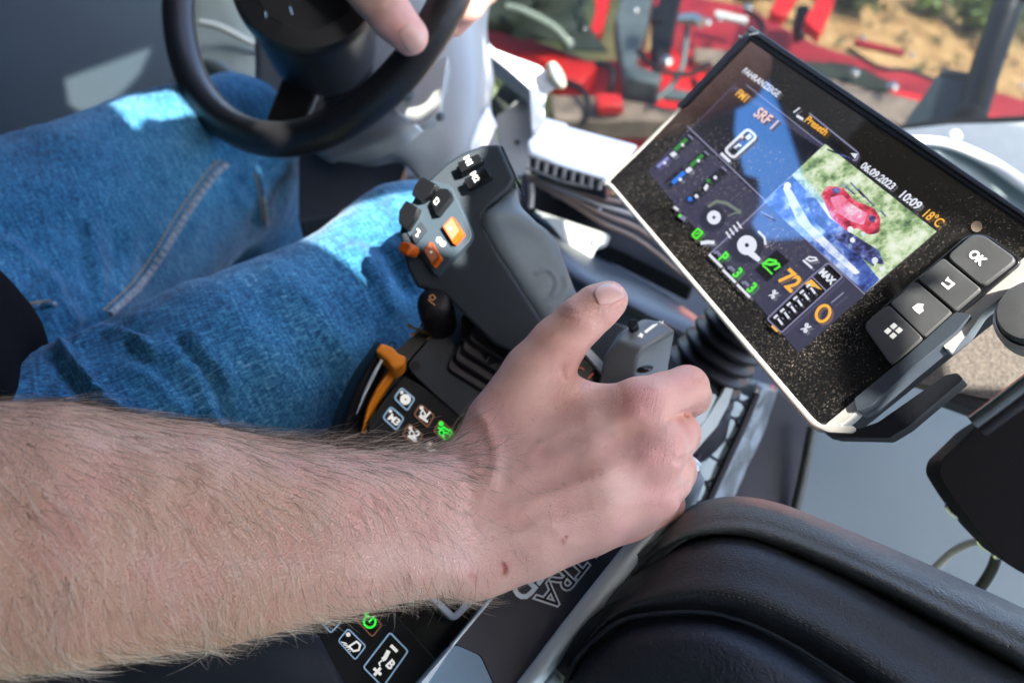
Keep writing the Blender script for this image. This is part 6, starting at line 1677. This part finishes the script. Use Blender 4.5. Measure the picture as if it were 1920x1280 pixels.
# ------------------------------------------------------------------ unseen cab roof, its openings shaped to place the sun patches
def hexbox(lo, hi): pass
ZR = CAM[2] + .34
def up_to_roof(px, py, d):
    p = P(px, py, d); t = (ZR - p[2]) / SUNW[2]; return (p + SUNW * t)[:2]
lit = [
    # (what the sun reaches there, fallback depth, pixel outline) sun patches to cut as openings in the unseen roof
    ('door', 1.28, [(122, 150), (286, 86), (262, 140), (180, 240), (130, 200)]),
    ('jeans', .82, [(200, 196), (262, 140), (330, 130), (372, 216), (310, 226), (272, 224), (256, 250), (212, 200)]),
    ('jeans', .91, [(448, 318), (486, 316), (494, 396), (472, 412)]),
    ('jeans', .64, [(568, 428), (690, 326), (840, 300), (800, 420), (772, 480), (768, 596), (700, 544), (630, 484)]),
    ('lid', .95, [(985, 262), (1015, 215), (1196, 270), (1145, 345)]),
    ('arm', 1.1, [(905, 60), (1030, 110), (1060, 160), (1020, 236), (994, 200), (950, 140)]),
    ('side_flank', .92, [(880, 320), (905, 280), (935, 226), (945, 250), (905, 330)]),
    ('cowl', .9, [(905, 60), (922, 120), (930, 170), (916, 190), (908, 120)]),
    ('person', .735, [(838, -20), (880, -80), (935, -40), (930, 40), (880, 76), (838, 66)]),
    ('deflector', .9, [(990, 388), (1140, 434), (1110, 500), (1030, 440)]),
    ('glass', None, [(1268, 212), (1120, 345), (1500, 800), (1560, 830), (1640, 760), (1588, 742), (1562, 634), (1640, 560), (1684, 506), (1728, 530), (1748, 572), (1800, 584), (1840, 604), (2000, 480), (2000, 520), (1930, 474), (1840, 440), (1640, 352), (1500, 290), (1400, 262), (1330, 236)]),
    ('shelf', .60, [(1800, 600), (1990, 480), (1990, 760), (1780, 730)]),
    ('bright_rim', 1.1, [(1680, 248), (1790, 244), (1990, 380), (1990, 410), (1780, 290)]),
    ('edge_strip', .62, [(1376, 706), (1386, 722), (1250, 896), (1246, 880), (1290, 700), (1340, 700)]),
]
dgx = bpy.context.evaluated_depsgraph_get()
def look(px, py):
    h = SC.ray_cast(dgx, Vector(CAM), Vector(RW @ np.array([(px - 960) / F, (640 - py) / F, -1.0])).normalized())
    return (float(to_px(np.array(h[1]))[2]), h[4].name.split('.')[0], h[1]) if h[0] else (None, None, None)
holes = []
for nm, d0, poly in lit:
    c = np.mean(np.array(poly, float), 0); pts = []
    for x_, y_ in poly:
        if d0 is None: d = TE.d(x_, y_)
        else:
            d, who, _ = look(x_ * .93 + c[0] * .07, y_ * .93 + c[1] * .07)
            if who != nm: d = d0
        pts.append(up_to_roof(x_, y_, d))
    holes.append(pts)
    if __import__('os').environ.get('DBG'):
        d, who, w = look(*c)
        if w is not None:
            g = SC.ray_cast(dgx, w + Vector(SUNW) * .004, Vector(SUNW)); print('LIT', nm, np.round(c), who, round(d, 3), '| blocked by', g[4].name if g[0] else None, 'roof', np.round(np.mean(pts, 0), 2))
from mathutils.geometry import delaunay_2d_cdt
def in_poly(p, poly):
    ins = False
    for i in range(len(poly)):
        a, c = poly[i - 1], poly[i]
        if (a[1] > p[1]) != (c[1] > p[1]) and p[0] < (c[0] - a[0]) * (p[1] - a[1]) / (c[1] - a[1] + 1e-15) + a[0]: ins = not ins
    return ins
def cut_sheet(outline, holes):
    """flat 2D sheet with openings: vertices and faces"""
    vs = []; es = []
    for poly in [outline] + holes:
        b0 = len(vs); vs += [Vector((p[0], p[1])) for p in poly]
        es += [(b0 + i, b0 + (i + 1) % len(poly)) for i in range(len(poly))]
    v, e, f, *_ = delaunay_2d_cdt(vs, es, [], 0, 1e-6)
    keep = []
    for t in f:
        c = sum((v[i] for i in t), Vector((0, 0))) / len(t)
        if in_poly(c, outline) and not any(in_poly(c, h) for h in holes): keep.append(list(t))
    return v, keep
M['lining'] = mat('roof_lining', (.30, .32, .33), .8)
v, f = cut_sheet([(-.97, -.49), (.62, -.49), (.62, -.245), (1.08, -.245), (1.08, .87), (-.97, .87)], holes)  # right rear corner left open to let in fill light
roof = mesh_obj('sun_mask_roof', [(p[0], p[1], ZR) for p in v], f, M['lining'], smooth=0)
md = roof.modifiers.new('thick', 'SOLIDIFY'); md.thickness = .005; md.offset = 1
tag(roof, 'unseen pale cab roof lining with openings cut to place the sun patches', 'roof', kind='structure')
# unseen dark left wall added, its gap shaped to draw the touch screen reflection
XL = -.98
def mirror_to_wall(px, py):
    p = TE.hit(px, py); r = p - CAM; r /= np.linalg.norm(r); r = r - 2 * (r @ TE.n) * TE.n
    q = p + r * (XL - p[0]) / r[0]; return (q[1], q[2])
gaps = [[mirror_to_wall(*q) for q in poly] for poly in (
    [(1404, 108), (1424, 112), (1446, 160), (1478, 236), (1508, 330), (1545, 372), (1588, 432), (1540, 446), (1440, 452), (1422, 442), (1408, 420), (1426, 384), (1420, 336), (1396, 330), (1388, 300), (1376, 250), (1380, 200)],
    [(1262, 378), (1274, 392), (1276, 440), (1284, 486), (1258, 470), (1224, 440), (1228, 420)])]
v, f = cut_sheet([(-1.2, 1.35), (1.9, 1.35), (1.9, 3.6), (-1.2, 3.6)], gaps)
wall = mesh_obj('cab_shade_wall', [(XL, p[0], p[1]) for p in v], f, mat('cab_wall_lining', (.010, .011, .012), .8), smooth=0)
md = wall.modifiers.new('thick', 'SOLIDIFY'); md.thickness = .01; md.offset = 0
PWN = glass_mat((.30, .62, 1.0), .2)
b = MB(); b.add([(XL - .012, y_, z_) for y_, z_ in ((-.6, 2.3), (1.3, 2.3), (1.3, 3.1), (-.6, 3.1))], [[0, 1, 2, 3]]); o = b.build('blue_tint_pane', PWN, smooth=0); tag(o, 'added side window pane tinted blue to colour the screen reflection', 'window')
tag(wall, 'added dark left cab wall with a gap shaped for the screen reflection', 'wall')

# unseen rear and right cab walls, added to block light around the camera
b = MB()
v = [(-.98, -.50), (1.30, -.50), (1.30, 1.0)]
v.insert(1, (.35, -.50))
for nm, a, c, zt, lab in (('cab_shade_wall', v[0], v[1], 2.85, 'unseen rear cab wall added behind the driver seat to block light'), ('cab_shade_wall', v[1], v[2], 2.85, 'unseen rear cab wall added at the right corner to block light'), ('cab_shade_wall', v[2], v[3], 2.12, 'unseen right cab wall added below the side window to block light')):
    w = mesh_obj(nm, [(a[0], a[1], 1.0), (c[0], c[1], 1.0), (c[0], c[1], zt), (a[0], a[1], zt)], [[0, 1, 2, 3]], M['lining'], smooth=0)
    md = w.modifiers.new('thick', 'SOLIDIFY'); md.thickness = .03; md.offset = 0; tag(w, lab, 'wall')

if __import__('os').environ.get('DBG'):
    for q in [(1410, 130), (1470, 240), (1500, 350), (1440, 430), (1260, 420), (1200, 280), (1600, 250), (1300, 330), (1560, 760)]:
        p = TE.hit(*q); r = p - CAM; r /= np.linalg.norm(r); r = r - 2 * (r @ TE.n) * TE.n
        g = SC.ray_cast(bpy.context.evaluated_depsgraph_get(), Vector(p + r * .01), Vector(r)); print('MIR', q, np.round(r, 2), g[4].name if g[0] else 'sky', np.round(np.array(g[1]) if g[0] else 0, 2))

    dgy = bpy.context.evaluated_depsgraph_get()
    for q in [(1850, 490), (1780, 540), (1735, 600), (1680, 640), (1600, 690), (1450, 700), (1300, 480), (1850, 640), (200, 140), (150, 160), (1200, 1060), (1120, 1120), (880, 30)]:
        r = Vector(RW @ np.array([(q[0] - 960) / F, (640 - q[1]) / F, -1.0])).normalized(); h = SC.ray_cast(dgy, Vector(CAM), r)
        g = SC.ray_cast(dgy, h[1] + Vector(SUNW) * .003, Vector(SUNW)); print('SUNTEST', q, h[4].name, 'n.s %.2f' % h[2].dot(Vector(SUNW)), g[4].name if g[0] else 'SUN')
